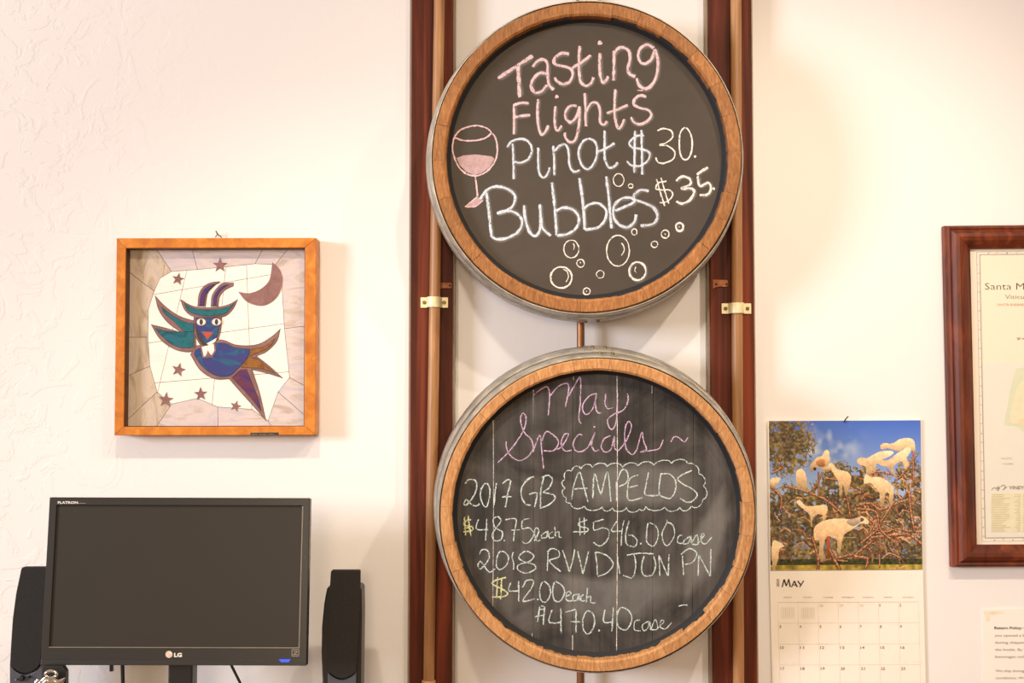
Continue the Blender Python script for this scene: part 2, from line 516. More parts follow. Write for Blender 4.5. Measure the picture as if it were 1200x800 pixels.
class Chalk:
    def __init__(s, to3d): s.f3 = to3d; s.v = []; s.f = []; s.d = []; s.k = 0
    def stroke(s, pts, w, jitter=0.35, raw=False):
        pl = pts if raw else smooth(pts); n = len(pl)
        if n < 2: return
        if HALO is not None and HALO is not s and w > 2.5: HALO.stroke([(x+0.8, y+0.5) for x, y in pl[::2]], w*1.55, 0.2, True)
        s.k += 1; base = len(s.v); ph = random.random()*50
        for i, p in enumerate(pl):
            q0 = pl[max(i-1, 0)]; q1 = pl[min(i+1, n-1)]
            tx, ty = q1[0]-q0[0], q1[1]-q0[1]; l = math.hypot(tx, ty) or 1
            nx, ny = -ty/l, tx/l
            jj = noise.noise((i*0.45+ph, s.k*3.1, 0))*jitter
            ww = w*(1+0.45*noise.noise((i*0.18+ph, 7.7, s.k)))*0.62
            if i in (0, n-1): ww *= 0.6
            x, y = p[0]+nx*jj, p[1]+ny*jj
            lift = 0.00015+0.00003*(s.k % 12)
            for o, dd in ((-1, 0.0), (-0.55, 0.85), (0.55, 0.85), (1, 0.0)):
                s.v.append(s.f3(x+nx*o*ww, y+ny*o*ww, lift)); s.d.append(dd if 0 < i < n-1 else dd*0.5)
            if i:
                b = base+i*4
                for c in range(3): s.f.append((b+c-4, b+c-3, b+c+1, b+c))
    def dot(s, x, y, r):
        s.k += 1; b = len(s.v); lift = 0.00015+0.00003*(s.k % 12)
        s.v.append(s.f3(x, y, lift)); s.d.append(1.0)
        for ring, dd in ((0.6, 0.95), (1.1, 0.0)):
            for i in range(10):
                g = 2*PI*i/10; rr = r*ring*(1+0.15*math.sin(3*g+s.k))
                s.v.append(s.f3(x+rr*math.cos(g), y+rr*math.sin(g), lift)); s.d.append(dd)
        for i in range(10):
            j = (i+1) % 10
            s.f.append((b, b+1+i, b+1+j)); s.f.append((b+1+i, b+11+i, b+11+j, b+1+j))
    def ellipse(s, cx, cy, rx, ry, w):
        n = max(16, int((rx+ry)*2.2)); o = random.random()*6
        s.stroke([(cx+rx*math.cos(o+2*PI*i/n*1.03), cy+ry*math.sin(o+2*PI*i/n*1.03)) for i in range(n+1)], w, raw=True)
    def fill(s, pts, dens, cx=None, cy=None):
        s.k += 1; b = len(s.v); n = len(pts)
        cx = sum(p[0] for p in pts)/n if cx is None else cx; cy = sum(p[1] for p in pts)/n if cy is None else cy
        s.v.append(s.f3(cx, cy, 0.00008)); s.d.append(dens)
        for k_, dd in ((0.8 if dens == 1 else 0.6, dens), (1.0, 0.0 if dens < 1 else dens)):
            for p in pts: s.v.append(s.f3(cx+(p[0]-cx)*k_, cy+(p[1]-cy)*k_, 0.00008)); s.d.append(dd)
        for i in range(n):
            j = (i+1) % n
            s.f.append((b, b+1+i, b+1+j)); s.f.append((b+1+i, b+1+n+i, b+1+n+j, b+1+j))
    def build(s, name, mat, parent, label=None):
        me = bpy.data.meshes.new(name)
        me.from_pydata([tuple(v) for v in s.v], [], s.f)
        at = me.attributes.new('dens', 'FLOAT', 'POINT'); at.data.foreach_set('value', s.d)
        me.materials.append(mat)
        o = bpy.data.objects.new(name, me); COL.objects.link(o); o.parent = parent; MATW[o] = MATW[parent]
        if label: o['label'] = label
        return o

HALO = None
def Z(ox, oy, sc):
    return lambda pts: [(ox+x/sc, oy+y/sc) for x, y in pts]

# ------------------------------------------------------------------ barrel heads
LEAN = math.radians(4.5)
def barrel(cx, cy, rpx, inner, label, board_label, oakmat, seed, joints, lap_deg):
    rnd = random.Random(seed)
    YF = -0.192
    C0 = P(cx, cy, YF)
    R = (P(cx+rpx, cy, YF).x - P(cx-rpx, cy, YF).x)/2
    Mx = Matrix.Translation(C0) @ Matrix.Rotation(LEAN, 4, 'X')
    t = empty('barrel_head', Mx, label, 'barrel head', 'wine barrel heads used as chalkboards')
    RI = R*inner; D = 0.108; FL = 0.018; REC = 0.025
    # staves: one mesh per stave, each a curved block flaring towards the belly of the barrel
    ang = []
    a = rnd.random()*0.2; k = 0
    n = joints
    ws = [rnd.uniform(0.75, 1.25) for _ in range(n)]; sw = sum(ws)
    for i in range(n):
        a0 = a; a1 = a + 2*PI*ws[i]/sw; a = a1
        m = MB(); g = 0.0007; seg = 5
        ri0 = RI + rnd.uniform(-0.0004, 0.0006); off = rnd.uniform(-0.0008, 0.0008)
        def ringpts(r, y, jit=0):
            return [((r+(rnd.uniform(-jit, jit)))*math.cos(a0+g+(a1-a0-2*g)*j/seg) for j in range(1)) for _ in ()]
        secs = []
        for j in range(seg+1):
            th = a0+g+(a1-a0-2*g)*j/seg
            cs, sn = math.cos(th), math.sin(th)
            jr = rnd.uniform(-0.0004, 0.0006)
            # section: outer back, outer front, chamfered front, inner chamfer, inner at board, inner back
            sec = [(R+FL, D), (R+FL*0.5, D*0.5), (R-0.0003, 0.002), (R-0.002, 0.0+off), (ri0+0.004+jr, 0.0+off), (ri0+jr*0.8, 0.003), (ri0-0.002, REC+0.006), (ri0+0.006, D)]
            secs.append([(r*cs, y, r*sn) for r, y in sec])
        ns = 8; vs = [p for s_ in secs for p in s_]; fs = []
        for j in range(seg):
            for q in range(ns):
                fs.append((j*ns+q, j*ns+(q+1) % ns, (j+1)*ns+(q+1) % ns, (j+1)*ns+q))
        fs.append(list(range(ns))); fs.append(list(range(seg*ns+ns-1, seg*ns-1, -1)))
        m.add(vs, fs); m.build('stave', oakmat, t, local=True)
    # black painted lining that shows inside the rim
    m = MB(); vs = []; fs = []; N = 96
    for i in range(N):
        g = 2*PI*i/N; cs, sn = math.cos(g), math.sin(g)
        for r, y in ((RI+0.0009, 0.0045), (RI-0.0015, REC-0.0025), (RI-0.0085, REC-0.0004), (RI-0.0085, REC+0.001), (RI+0.001, REC+0.001)):
            vs.append((r*cs, y, r*sn))
    for i in range(N):
        j = (i+1) % N
        for q in range(5): fs.append((i*5+q, i*5+(q+1) % 5, j*5+(q+1) % 5, j*5+q))
    m.add(vs, fs, True); m.build('rim_lining', M['dark_inner'], t, local=True)
    # hoops with lap and rivets
    for hi, (y0, y1) in enumerate(((0.004, 0.044), (0.053, 0.102))):
        m = MB(); vs = []; fs = []; N = 128; th = 0.0018
        for i in range(N):
            g = 2*PI*i/N; cs, sn = math.cos(g), math.sin(g)
            w1 = 0.0012+0.0004*math.sin(3*g+hi*2+seed)
            r0 = R+FL*y0/D+w1; r1 = R+FL*y1/D+w1; rm = (r0+r1)/2+0.0012
            for r, y in ((r0+0.0002, y0), (r0+th, y0), (rm+th, (y0+y1)/2), (r1+th, y1), (r1+0.0002, y1)):
                vs.append((r*cs, y, r*sn))
        for i in range(N):
            j = (i+1) % N
            for q in range(4): fs.append((i*5+q, i*5+q+1, j*5+q+1, j*5+q))
        m.add(vs, fs, True); h = m.build('hoop', M['hoop'], t, local=True, fix=False)
        for p_ in h.data.polygons: p_.use_smooth = (p_.index % 4) in (1, 2)
        # lap
        a0 = math.radians(lap_deg[hi]); a1 = a0+math.radians(10)
        m = MB(); secs = []
        for j in range(11):
            g = a0+(a1-a0)*j/10; cs, sn = math.cos(g), math.sin(g)
            inset = 0.012*(1-j/1.2) if j < 1.2 else 0
            ya, yb = y0+0.001+inset, y1-0.001-inset
            ra = R+FL*ya/D+th; rb = R+FL*yb/D+th
            secs.append([(ra*cs, ya, ra*sn), ((ra+0.0026)*cs, ya, (ra+0.0026)*sn), ((rb+0.0026)*cs, yb, (rb+0.0026)*sn), (rb*cs, yb, rb*sn)])
        vs = [p for s_ in secs for p in s_]; fs = []
        for j in range(10):
            for q in range(4): fs.append((j*4+q, j*4+(q+1) % 4, j*4+4+(q+1) % 4, j*4+4+q))
        fs += [(0, 1, 2, 3), (43, 42, 41, 40)]
        m.add(vs, fs); m.build('hoop_lap', M['hoop'], h, local=True)
        for q in range(2):
            g = a0+(a1-a0)*(0.25+0.45*q); yy = (y0+y1)/2; rr = R+FL*yy/D+th+0.003
            MB().ball((rr*math.cos(g), yy, rr*math.sin(g)), 0.004, 10, 6).build('rivet', M['screw'], h, local=True)
    m = MB(); vs = []; fs = []; N = 96  # added ring between the hoops: darkened oak plus painted-in gap shade
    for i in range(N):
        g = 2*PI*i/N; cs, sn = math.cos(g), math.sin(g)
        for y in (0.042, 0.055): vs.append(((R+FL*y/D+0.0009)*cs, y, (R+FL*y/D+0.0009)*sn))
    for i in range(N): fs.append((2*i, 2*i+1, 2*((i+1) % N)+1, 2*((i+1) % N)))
    m.add(vs, fs, True); m.build('gap_shade_band', M['gap_shade'], t, local=True, fix=False)
    nrm = (Mx.to_3x3() @ Vector((0, -1, 0))).normalized()
    org = Mx @ Vector((0, REC, 0))
    inv = Mx.inverted()
    def to3d(px, py, lift=0.0):
        q = inv @ Q(px, py, org, nrm)
        return Vector((q.x, REC-lift, q.z))
    return t, R, RI, REC, to3d

def disc(t, RI, y, mat, name='chalkboard'):
    N = 96; m = MB()
    vs = [(RI*math.cos(2*PI*i/N), y, RI*math.sin(2*PI*i/N)) for i in range(N)] + [(RI*math.cos(2*PI*i/N), y+0.02, RI*math.sin(2*PI*i/N)) for i in range(N)]
    fs = [list(range(N)), list(range(2*N-1, N-1, -1))] + [(i, (i+1) % N, N+(i+1) % N, N+i) for i in range(N)]
    return m.add(vs, fs).build(name, mat, t, local=True)

# ---- upper barrel
bu, R, RI, REC, f3 = barrel(688, 185, 181, 0.915, 'upper barrel head chalkboard headed Tasting Flights with a chalk wine glass', '', M['stave'], 3, 26, (83, 268))
disc(bu, RI-0.001, REC, M['board_up'])
HALO = Chalk(f3)
zA = Z(520, 30, 6.156); zB = Z(660, 30, 6.156); zC = Z(520, 140, 5.333); zD = Z(670, 140, 5.333); zE = Z(620, 240, 6.0)
ck = Chalk(f3)
ck.stroke(zA([(388, 382), (645, 215)]), 4.2); ck.stroke(zA([(535, 285), (548, 522)]), 4.6)
for s_ in ([(640,300),(668,262),(712,243),(745,268),(750,340),(757,420),(795,465)], [(745,352),(695,340),(645,385),(630,440),(658,482),(708,472),(745,425)],
           [(905,205),(850,200),(800,235),(800,275),(850,290),(912,310),(930,350),(910,400),(860,422),(815,400),(800,372)],
           [(980,145),(975,250),(978,350),(990,410),(1030,435),(1065,410),(1080,370)], [(925,305),(1000,262),(1062,213)]):
    ck.stroke(zA(s_), 3.6)
for s_ in ([(265,195),(262,300),(270,370),(285,410),(310,395),(325,362)], [(367,180),(365,300),(362,398)], [(365,205),(395,165),(440,160),(475,190),(480,250),(465,310),(480,350),(522,368)],
           [(655,165),(610,138),(560,160),(540,215),(560,268),(600,272),(640,235),(660,170)], [(660,165),(682,250),(677,340),(650,412),(600,455),(550,432),(528,378)]):
    ck.stroke(zB(s_), 3.8)
ck.dot(*zB([(265,125)])[0], 3.6)
ck.build('chalk_writing', M['chalk_pink'], bu, 'pink chalk word Tasting')
ck = Chalk(f3)
for s_ in ([(505,570),(508,680),(505,785)], [(498,575),(560,556),(615,562)], [(505,660),(560,652),(625,645)], [(680,528),(675,640),(685,740),(705,785),(735,762),(755,718)],
           [(805,580),(798,670),(805,735),(825,757),(852,718)], [(960,580),(915,578),(880,618),(880,670),(915,697),(952,665),(975,600)]):
    ck.stroke(zA(s_), 3.2)
ck.dot(*zA([(815,512)])[0], 2.8)
ck.stroke(zA([(978,580),(978,680),(966,765)]) + zC([(842,60),(822,125),(790,142),(762,115),(755,80)]), 3.0)
for s_ in ([(155,485),(160,600),(162,728)], [(163,625),(200,562),(245,560),(265,620),(265,690),(290,716),(320,688)], [(376,458),(370,560),(372,660),(395,740),(420,722),(442,672)],
           [(312,632),(390,605),(468,572)], [(600,515),(555,503),(515,530),(510,570),(560,595),(615,610),(635,650),(600,692),(550,712),(508,695),(488,658)]):
    ck.stroke(zB(s_), 3.2)
ck.stroke(zB([(528,469),(582,467)]), 1.0)
ck.build('chalk_writing', M['chalk_pink'], bu, 'pink chalk word Flights')
ck = Chalk(f3)
for s_ in ([(430,150),(435,260),(437,375)], [(395,175),(420,140),(480,120),(530,140),(550,190),(530,245),(480,270),(440,262)], [(590,175),(590,260),(595,330),(620,362),(645,345),(662,298)],
           [(683,162),(690,260),(690,350)], [(693,197),(730,160),(765,160),(780,210),(785,280),(810,325),(852,315)]):
    ck.stroke(zC(s_), 2.7)
for s_ in ([(100,120),(60,150),(42,210),(60,280),(100,310),(140,270),(158,200),(145,140),(100,120)], [(205,68),(205,160),(205,240),(230,298),(268,292),(287,265)], [(163,202),(215,180),(268,147)],
           [(395,68),(392,200),(390,335)], [(435,65),(438,200),(440,345)], [(452,100),(400,105),(360,145),(380,175),(440,185),(487,212),(470,262),(420,290),(370,285),(343,260)]):
    ck.stroke(zD(s_), 2.8)
ck.build('chalk_writing', M['chalk_blue'], bu, 'pale blue chalk word Pinot')
ck = Chalk(f3)
for s_ in ([(265,450),(280,560),(290,660),(300,740)], [(225,500),(270,440),(330,418),(400,435),(445,480),(430,540),(380,575),(330,585)], [(330,585),(400,570),(460,590),(490,640),(465,700),(400,738),(340,748),(300,735)],
           [(500,533),(510,620),(535,700),(570,727),(600,690),(605,600),(600,528)], [(605,600),(620,680),(670,727)], [(675,392),(690,520),(700,640),(705,725)],
           [(700,572),(750,550),(810,565),(845,620),(825,680),(770,716),(705,724)]):
    ck.stroke(zC(s_), 3.4)
for s_ in ([(47,365),(60,450),(75,580),(80,687)], [(72,562),(110,530),(170,525),(215,570),(205,630),(160,675),(80,687)], [(215,355),(230,480),(240,590),(248,682)],
           [(270,570),(330,545),(390,515),(370,490),(310,495),(265,540),(262,610),(300,660),(350,672),(390,640),(402,592)], [(482,447),(430,440),(390,470),(395,500),(450,520),(510,550),(535,600),(510,650),(428,665)]):
    ck.stroke(zD(s_), 3.3)
ck.build('chalk_writing', M['chalk_blue'], bu, 'pale blue chalk word Bubbles')
ck = Chalk(f3)
for s_ in ([(535,70),(570,57),(620,70),(630,110),(590,145),(550,160),(600,165),(642,200),(635,245),(580,272),(540,267),(525,235)], [(710,52),(680,80),(672,150),(680,220),(705,252),(735,235),(752,170),(745,95),(712,52)]):
    ck.stroke(zD(s_), 2.1)
ck.dot(*zD([(770,232)])[0], 1.9)
for s_ in ([(592,385),(545,395),(525,430),(560,440),(610,440),(630,470),(600,510),(548,520)], [(530,372),(555,460),(582,542)], [(558,362),(582,450),(608,527)]): ck.stroke(zD(s_), 1.9)
for s_ in ([(650,385),(690,355),(735,370),(740,405),(685,430),(740,430),(765,450),(740,500),(690,525),(652,510)], [(780,345),(815,320),(852,298)], [(787,352),(800,415),(850,395),(870,425),(850,467),(798,472)]): ck.stroke(zD(s_), 3.0)
ck.dot(*zD([(888,432)])[0], 1.9)
ck.build('chalk_writing', M['chalk_white'], bu, 'white chalk prices 30. and $35.')
marks = [(0, (238,450),(268,470),(275,510),(258,545)), (0, (650,265),(668,300),(665,330),(648,357)), (0, (752,433),(743,460),(757,480)), (0, (308,268),(318,290),(312,318)), (0, (358,400),(366,412)), (0, (1052,150),(1062,160)), (0, (950,200),(962,210)), (0, (400,602),(408,612))]
marks = [zE(m_[1:]) for m_ in marks]
for (zf, sc_, x, y, rx, ry, ww) in [(zE, 6, *q) for q in ((297,310,53,62,1.6),(362,410,26,28,1.7),(226,510,75,74,2.2),(405,607,24,24,1.5),(500,488,27,27,1.2),(625,322,80,108,1.7),(762,465,58,64,2.6),(740,190,19,22,1.4),(882,277,23,22,1.4),(957,205,28,28,1.6),(1058,155,26,29,2.7))] + [(zD, 5.333, 293,378,33,40,1.3), (zD, 5.333, 368,415,15,13,1.3)]:
    ck = Chalk(f3)
    q = zf([(x, y)])[0]; ck.ellipse(q[0], q[1], rx/sc_, ry/sc_, ww)
    for m_ in marks:
        if math.hypot(m_[0][0]-q[0], m_[0][1]-q[1]) < rx/sc_: ck.stroke(m_, 1.3)
    ck.build('chalk_bubble', M['chalk_white'], bu)
ck = Chalk(f3)
for s_ in ([(65,110),(110,62),(200,38),(270,55),(300,85)], [(65,112),(120,130),(200,131),(260,115),(300,85)], [(65,110),(55,180),(75,260),(120,325),(190,352),(260,330),(315,270),(335,200),(325,120),(300,85)]): ck.stroke(zC(s_), 2.1)
for s_ in ([(197,355),(205,420),(212,482)], ): ck.stroke(zC(s_), 2.2)
ck.stroke(zC([(133,547),(170,515),(210,484)]), 1.8); ck.stroke(zC([(140,547),(200,542),(245,505)]), 1.5)
ck.build('chalk_drawing', M['chalk_pink'], bu, 'pink chalk wine glass')
ck = Chalk(f3)
ck.fill(zC([(80,240),(120,225),(200,218),(300,230),(318,245),(285,300),(235,335),(190,348),(140,325),(100,285)]), 1.0)
ck.build('chalk_shading', M['smear_pink'], bu, 'rubbed pink chalk wine in the glass')
ck = Chalk(f3)
ck.fill(zC([(133,547),(170,515),(210,484),(248,500),(225,530),(170,549)]), 1.0)
ck.build('chalk_shading', M['smear_pink'], bu, 'rubbed pink chalk foot of the glass')
ck = Chalk(f3); ck.v = [v+Vector((0, 0.0001, 0)) for v in HALO.v]; ck.f = HALO.f; ck.d = HALO.d
ck.build('chalk_haze', M['smear_white'], bu)

# ---- lower barrel
HALO = None
bl, R, RI, REC, f3 = barrel(700.5, 604.5, 184.5, 0.925, 'lower barrel head chalkboard headed May Specials with prices', '', M['stave2'], 11, 28, (82, 84))
# head planks
xs = [f3(p, 605).x for p in (530, 578, 625, 671, 723, 765, 812, 870)]
xs[0] = -RI+0.001; xs[-1] = RI-0.001
for i in range(7):
    x0, x1 = xs[i]+0.0004, xs[i+1]-0.0004
    top = []; bot = []; rr = RI-0.001
    for j in range(13):
        x = x0+(x1-x0)*j/12; z = math.sqrt(max(0, rr*rr-x*x)); top.append((x, z)); bot.append((x, -z))
    poly = [(x, REC, z) for x, z in top] + [(x, REC, z) for x, z in reversed(bot)]
    if i == 0: poly = poly[:-1]
    MB().prism(poly, (0, 0.018, 0)).build('plank', M['board_low'], bl, local=True)
zF = Z(580, 430, 5.0); zG = Z(530, 530, 6.667); zI = Z(650, 530, 6.0); zJ = Z(530, 630, 6.667); zK = Z(680, 590, 5.0)
ck = Chalk(f3); W = 1.7
for s_ in ([(225,165),(270,130),(305,115),(320,150),(317,230),(312,285)], [(320,172),(370,115),(420,95),(432,130),(412,235)], [(430,172),(460,120),(500,62),(500,200),(492,300),(507,332)],
           [(600,155),(560,165),(520,210),(515,255),(540,277),(575,240),(595,158),(588,210),(600,265),(625,267)], [(648,155),(645,215),(662,243),(695,237)],
           [(778,152),(778,205),(750,252),(690,280),(660,310),(668,350),(690,364),(710,320),(716,240),(718,150)]): ck.stroke(zF(s_), W)
ck.build('chalk_writing', M['chalk_mauve'], bl, 'mauve chalk word May')
ck = Chalk(f3)
for s_ in ([(15,560),(80,497),(150,402),(180,330),(178,280),(160,272),(150,310),(170,380),(210,420),(224,470),(200,517),(150,547),(100,527),(70,480),(66,433)],
           [(222,500),(262,400),(275,500),(285,595)], [(275,432),(300,378),(345,400),(372,440),(345,487),(285,490)], [(345,487),(385,470),(415,430),(430,390),(405,398),(388,450),(410,490),(450,487)],
           [(515,402),(490,395),(460,440),(470,487),(510,494),(550,460),(585,385),(566,450),(585,492),(612,480)],
           [(680,400),(640,420),(622,465),(645,497),(680,480),(700,408),(700,470),(722,492)], [(722,492),(770,430),(800,350),(785,318),(765,350),(760,420),(772,482),(805,512),(832,482)],
           [(832,482),(860,383),(870,430),(887,482),(850,497),(900,490),(960,477),(986,425)], [(1030,440),(1050,408),(1080,415),(1110,437),(1132,410)]): ck.stroke(zF(s_), W)
ck.dot(*zF([(582,350)])[0], 1.4)
ck.build('chalk_writing', M['chalk_mauve'], bl, 'mauve chalk word Specials')
ck = Chalk(f3)
def scallop(anchors, h=1.0):
    n = len(anchors)
    cx = sum(p[0] for p in anchors)/n; cy = sum(p[1] for p in anchors)/n
    for i in range(n-1):
        a_, b_ = anchors[i], anchors[i+1]; mx, my = (a_[0]+b_[0])/2, (a_[1]+b_[1])/2
        dx, dy = b_[0]-a_[0], b_[1]-a_[1]; L = math.hypot(dx, dy); nx, ny = dy/L, -dx/L
        if (mx-cx)*nx+(my-cy)*ny < 0: nx, ny = -nx, -ny
        hh = min(30, L*0.42)*h
        ck.stroke(zI([a_, (a_[0]+dx*0.15+nx*hh*0.6, a_[1]+dy*0.15+ny*hh*0.6), (mx+nx*hh, my+ny*hh), (b_[0]-dx*0.15+nx*hh*0.75, b_[1]-dy*0.15+ny*hh*0.75), b_]), 1.35)
scallop([(120,130),(185,118),(265,108),(370,102),(478,108),(585,97),(697,92),(822,78),(935,78),(1010,150),(1042,235),(1040,330),(960,375),(880,385),(775,382),(640,375),(595,395),(505,385),(405,385),(335,380),(208,375),(112,355),(85,318),(78,250),(75,190),(120,130)])
ck.build('chalk_drawing', M['chalk_green'], bl, 'white chalk cloud outline')
ck = Chalk(f3)
for s_ in ([(120,332),(135,230),(175,140),(205,240),(235,350)], [(130,257),(235,250)], [(268,322),(280,150),(318,278),(330,280),(372,138),(395,347)], [(437,345),(433,200)], [(440,200),(470,125),(505,130),(517,180),(495,220),(450,240)],
           [(590,158),(540,175),(517,220),(520,332),(620,315)], [(520,247),(590,230)], [(660,138),(642,230),(640,298),(745,300)], [(745,155),(735,230),(735,305)], [(740,152),(800,150),(845,190),(850,260),(810,322),(735,300)],
           [(965,125),(900,155),(865,185),(900,220),(970,258),(1002,300),(960,347),(920,345),(878,320)]): ck.stroke(zI(s_), 1.8)
ck.build('chalk_writing', M['chalk_green'], bl, 'pale chalk word AMPELOS')
ck = Chalk(f3)
for s_ in ([(100,245),(130,212),(180,220),(190,280),(160,350),(110,410),(92,400),(110,368),(150,405),(190,417),(215,397)], [(265,240),(225,290),(225,370),(260,427),(282,390),(295,290),(265,240)], [(345,235),(332,330),(325,417)],
           [(392,245),(430,213),(455,225),(432,330),(415,432)], [(383,347),(467,345)], [(642,188),(590,210),(545,270),(540,340),(570,400),(615,412)], [(600,327),(662,320),(642,432)],
           [(715,190),(692,300),(690,430)], [(695,200),(745,178),(782,210),(760,270),(708,312)], [(708,312),(790,330),(800,365),(750,410),(683,437)]): ck.stroke(zG(s_), 1.9)
ck.build('chalk_writing', M['chalk_green'], bl, 'pale chalk words 2017 GB')
ck = Chalk(f3)
for s_ in ([(95,500),(105,652)], [(122,488),(147,657)], [(150,522),(98,542),(95,568),(155,580),(155,608),(85,620)], [(82,600),(162,575)]): ck.stroke(zG(s_), 2.0)
ck.build('chalk_writing', M['chalk_yellow'], bl, 'yellowish chalk dollar sign')
ck = Chalk(f3)
for s_ in ([(205,520),(190,597),(282,600)], [(270,513),(260,692)], [(350,500),(318,530),(340,590),(390,620),(380,680),(330,687),(312,640),(350,580),(382,530),(350,500)],
           [(413,525),(497,520),(487,610),(478,695)], [(455,605),(532,605)], [(607,515),(550,525)], [(550,525),(545,592),(600,590),(637,630),(610,690),(570,710),(545,692)],
           [(640,692),(675,622),(665,590),(645,602),(645,650),(662,690),(690,680)], [(745,615),(702,640),(700,667),(735,660),(745,613),(750,662)], [(787,618),(757,640),(762,667),(795,662)], [(800,578),(808,662)], [(810,632),(832,618),(837,660),(858,660)]):
    ck.stroke(zG(s_), 1.6)
ck.dot(*zG([(407,688)])[0], 1.2)
ck.build('chalk_writing', M['chalk_green'], bl, 'pale chalk price 48.75 each')
ck = Chalk(f3)
for s_ in ([(175,455),(178,587)], [(207,453),(210,582)], [(232,473),(170,495),(178,520),(232,532),(222,556),(128,557)], [(352,468),(275,488)], [(275,488),(278,545),(340,530),(382,552),(370,612),(320,657),(270,630)],
           [(440,480),(400,550),(478,550)], [(487,472),(472,560),(468,657)], [(525,478),(502,560),(505,640),(560,662),(580,620),(550,585),(515,580)], [(660,495),(647,570),(650,632),(695,657),(725,600),(720,530),(662,495)],
           [(790,470),(785,500),(755,570),(770,640),(800,650),(842,580),(830,510),(790,490)], [(900,580),(870,590),(865,632),(902,640)], [(950,588),(910,620),(905,642),(940,635),(957,588),(960,640)],
           [(960,640),(1000,578),(1007,642),(965,645)], [(1007,642),(1052,580),(1035,573),(1030,620),(1060,642),(1107,593)]): ck.stroke(zI(s_), 1.6)
ck.dot(*zI([(605,640)])[0], 1.4)
ck.build('chalk_writing', M['chalk_green'], bl, 'pale chalk price $546.00 case')
ck = Chalk(f3)
for s_ in ([(210,132),(230,95),(270,95),(290,140),(270,190),(220,242),(200,215),(220,183),(250,220),(290,267),(337,240)], [(380,103),(350,150),(345,220),(375,247),(425,210),(437,140),(380,103)], [(478,108),(468,150),(480,200),(478,250)],
           [(575,103),(520,150),(560,185),(632,205),(652,240),(580,274),(515,250),(520,210),(600,185),(637,140),(575,103)], [(748,98),(745,180),(742,262)], [(738,112),(780,83),(832,105),(830,150),(760,182),(847,264)],
           [(860,93),(890,180),(915,264)], [(915,264),(940,180),(957,88)], [(980,103),(1000,190),(1020,282)], [(1020,282),(1045,190),(1064,103)]): ck.stroke(zJ(s_), 1.7)
ck.build('chalk_writing', M['chalk_green'], bl, 'pale chalk words 2018 RVV')
ck = Chalk(f3)
for s_ in ([(88,283),(97,350),(100,422)], [(88,283),(150,300),(192,350),(160,402),(100,427)], [(216,290),(222,350),(232,412)], [(272,302),(350,290),(430,294)], [(315,297),(325,360),(305,432),(250,417)], [(375,305),(360,360),(370,417),(420,417),(442,360),(428,305)],
           [(467,427),(460,298)], [(460,298),(515,427)], [(515,427),(520,293)], [(598,300),(606,422)], [(588,297),(640,263),(682,290),(660,340),(612,357)], [(690,427),(695,298)], [(695,298),(762,427)], [(762,427),(765,262)]): ck.stroke(zK(s_), 1.7)
ck.build('chalk_writing', M['chalk_green'], bl, 'pale chalk words DIJON PN')
ck = Chalk(f3)
for s_ in ([(355,298),(345,477)], [(387,300),(378,487)], [(422,308),(330,335),(315,360),(380,395),(432,430),(400,457),(305,462)]): ck.stroke(zJ(s_), 2.0)
ck.build('chalk_writing', M['chalk_yellow'], bl, 'yellowish chalk dollar sign')
ck = Chalk(f3)
for s_ in ([(457,348),(443,412),(522,412)], [(518,328),(520,502)], [(548,388),(580,333),(632,335),(620,390),(553,492),(647,475)], [(710,343),(685,400),(690,480),(730,502),(767,440),(755,370),(710,343)],
           [(805,343),(785,400),(795,480),(840,497),(877,430),(860,375),(805,343)], [(883,462),(927,435),(910,418),(890,440),(895,487),(940,490)], [(985,440),(945,450),(945,487),(975,485),(990,438),(995,490)], [(1030,443),(1005,460),(1010,492),(1042,490)]): ck.stroke(zJ(s_), 1.8)
ck.dot(*zJ([(668,480)])[0], 1.4)
for s_ in ([(42,488),(35,582)], [(38,552),(60,543),(62,577),(92,580)]): ck.stroke(zK(s_), 1.7)
ck.build('chalk_writing', M['chalk_green'], bl, 'pale chalk price 42.00 each')
ck = Chalk(f3)
for s_ in ([(685,528),(665,662)], [(722,528),(710,685)], [(680,560),(728,555)], [(638,620),(725,598)], [(690,530),(720,535)], [(780,560),(758,657),(852,660)], [(848,546),(850,752)], [(878,582),(967,558)], [(967,558),(967,742)], [(918,655),(1012,655)]): ck.stroke(zJ(s_), 1.8)
for s_ in ([(40,628),(15,680),(20,740),(50,762),(82,710),(77,650),(40,628)], [(145,618),(138,692),(197,690)], [(195,603),(185,752)], [(240,606),(215,660),(225,720),(270,737),(302,680),(287,630),(240,608)]): ck.stroke(zK(s_), 1.9)
for s_ in ([(352,680),(320,690),(318,738),(355,745)], [(400,688),(365,710),(370,742),(395,730),(405,688),(412,740)], [(412,740),(440,678),(452,732),(415,737)], [(452,732),(490,690),(475,683),(468,720),(500,732),(537,693)], [(575,600),(600,594),(632,592)]): ck.stroke(zK(s_), 1.4)
ck.dot(*zK([(110,742)])[0], 1.7)
ck.build('chalk_writing', M['chalk_green'], bl, 'pale chalk price $470.40 case')
ck = Chalk(f3)
ck.stroke([(578, 484), (578.3, 600), (577.5, 716)], 0.55, 0.1); ck.stroke([(723, 432), (723.5, 600), (722.5, 768)], 0.85, 0.1)
ck.stroke([(672, 435), (672, 446)], 0.7, 0.1); ck.stroke([(623.6, 741), (623.8, 750)], 0.8, 0.1); ck.stroke([(671, 743), (670.8, 764)], 0.8, 0.1); ck.stroke([(764, 440), (764, 462)], 0.5, 0.1)
ck.build('chalk_seams', M['chalk_white'], bl, 'thin pale lines where chalk fills the joints')

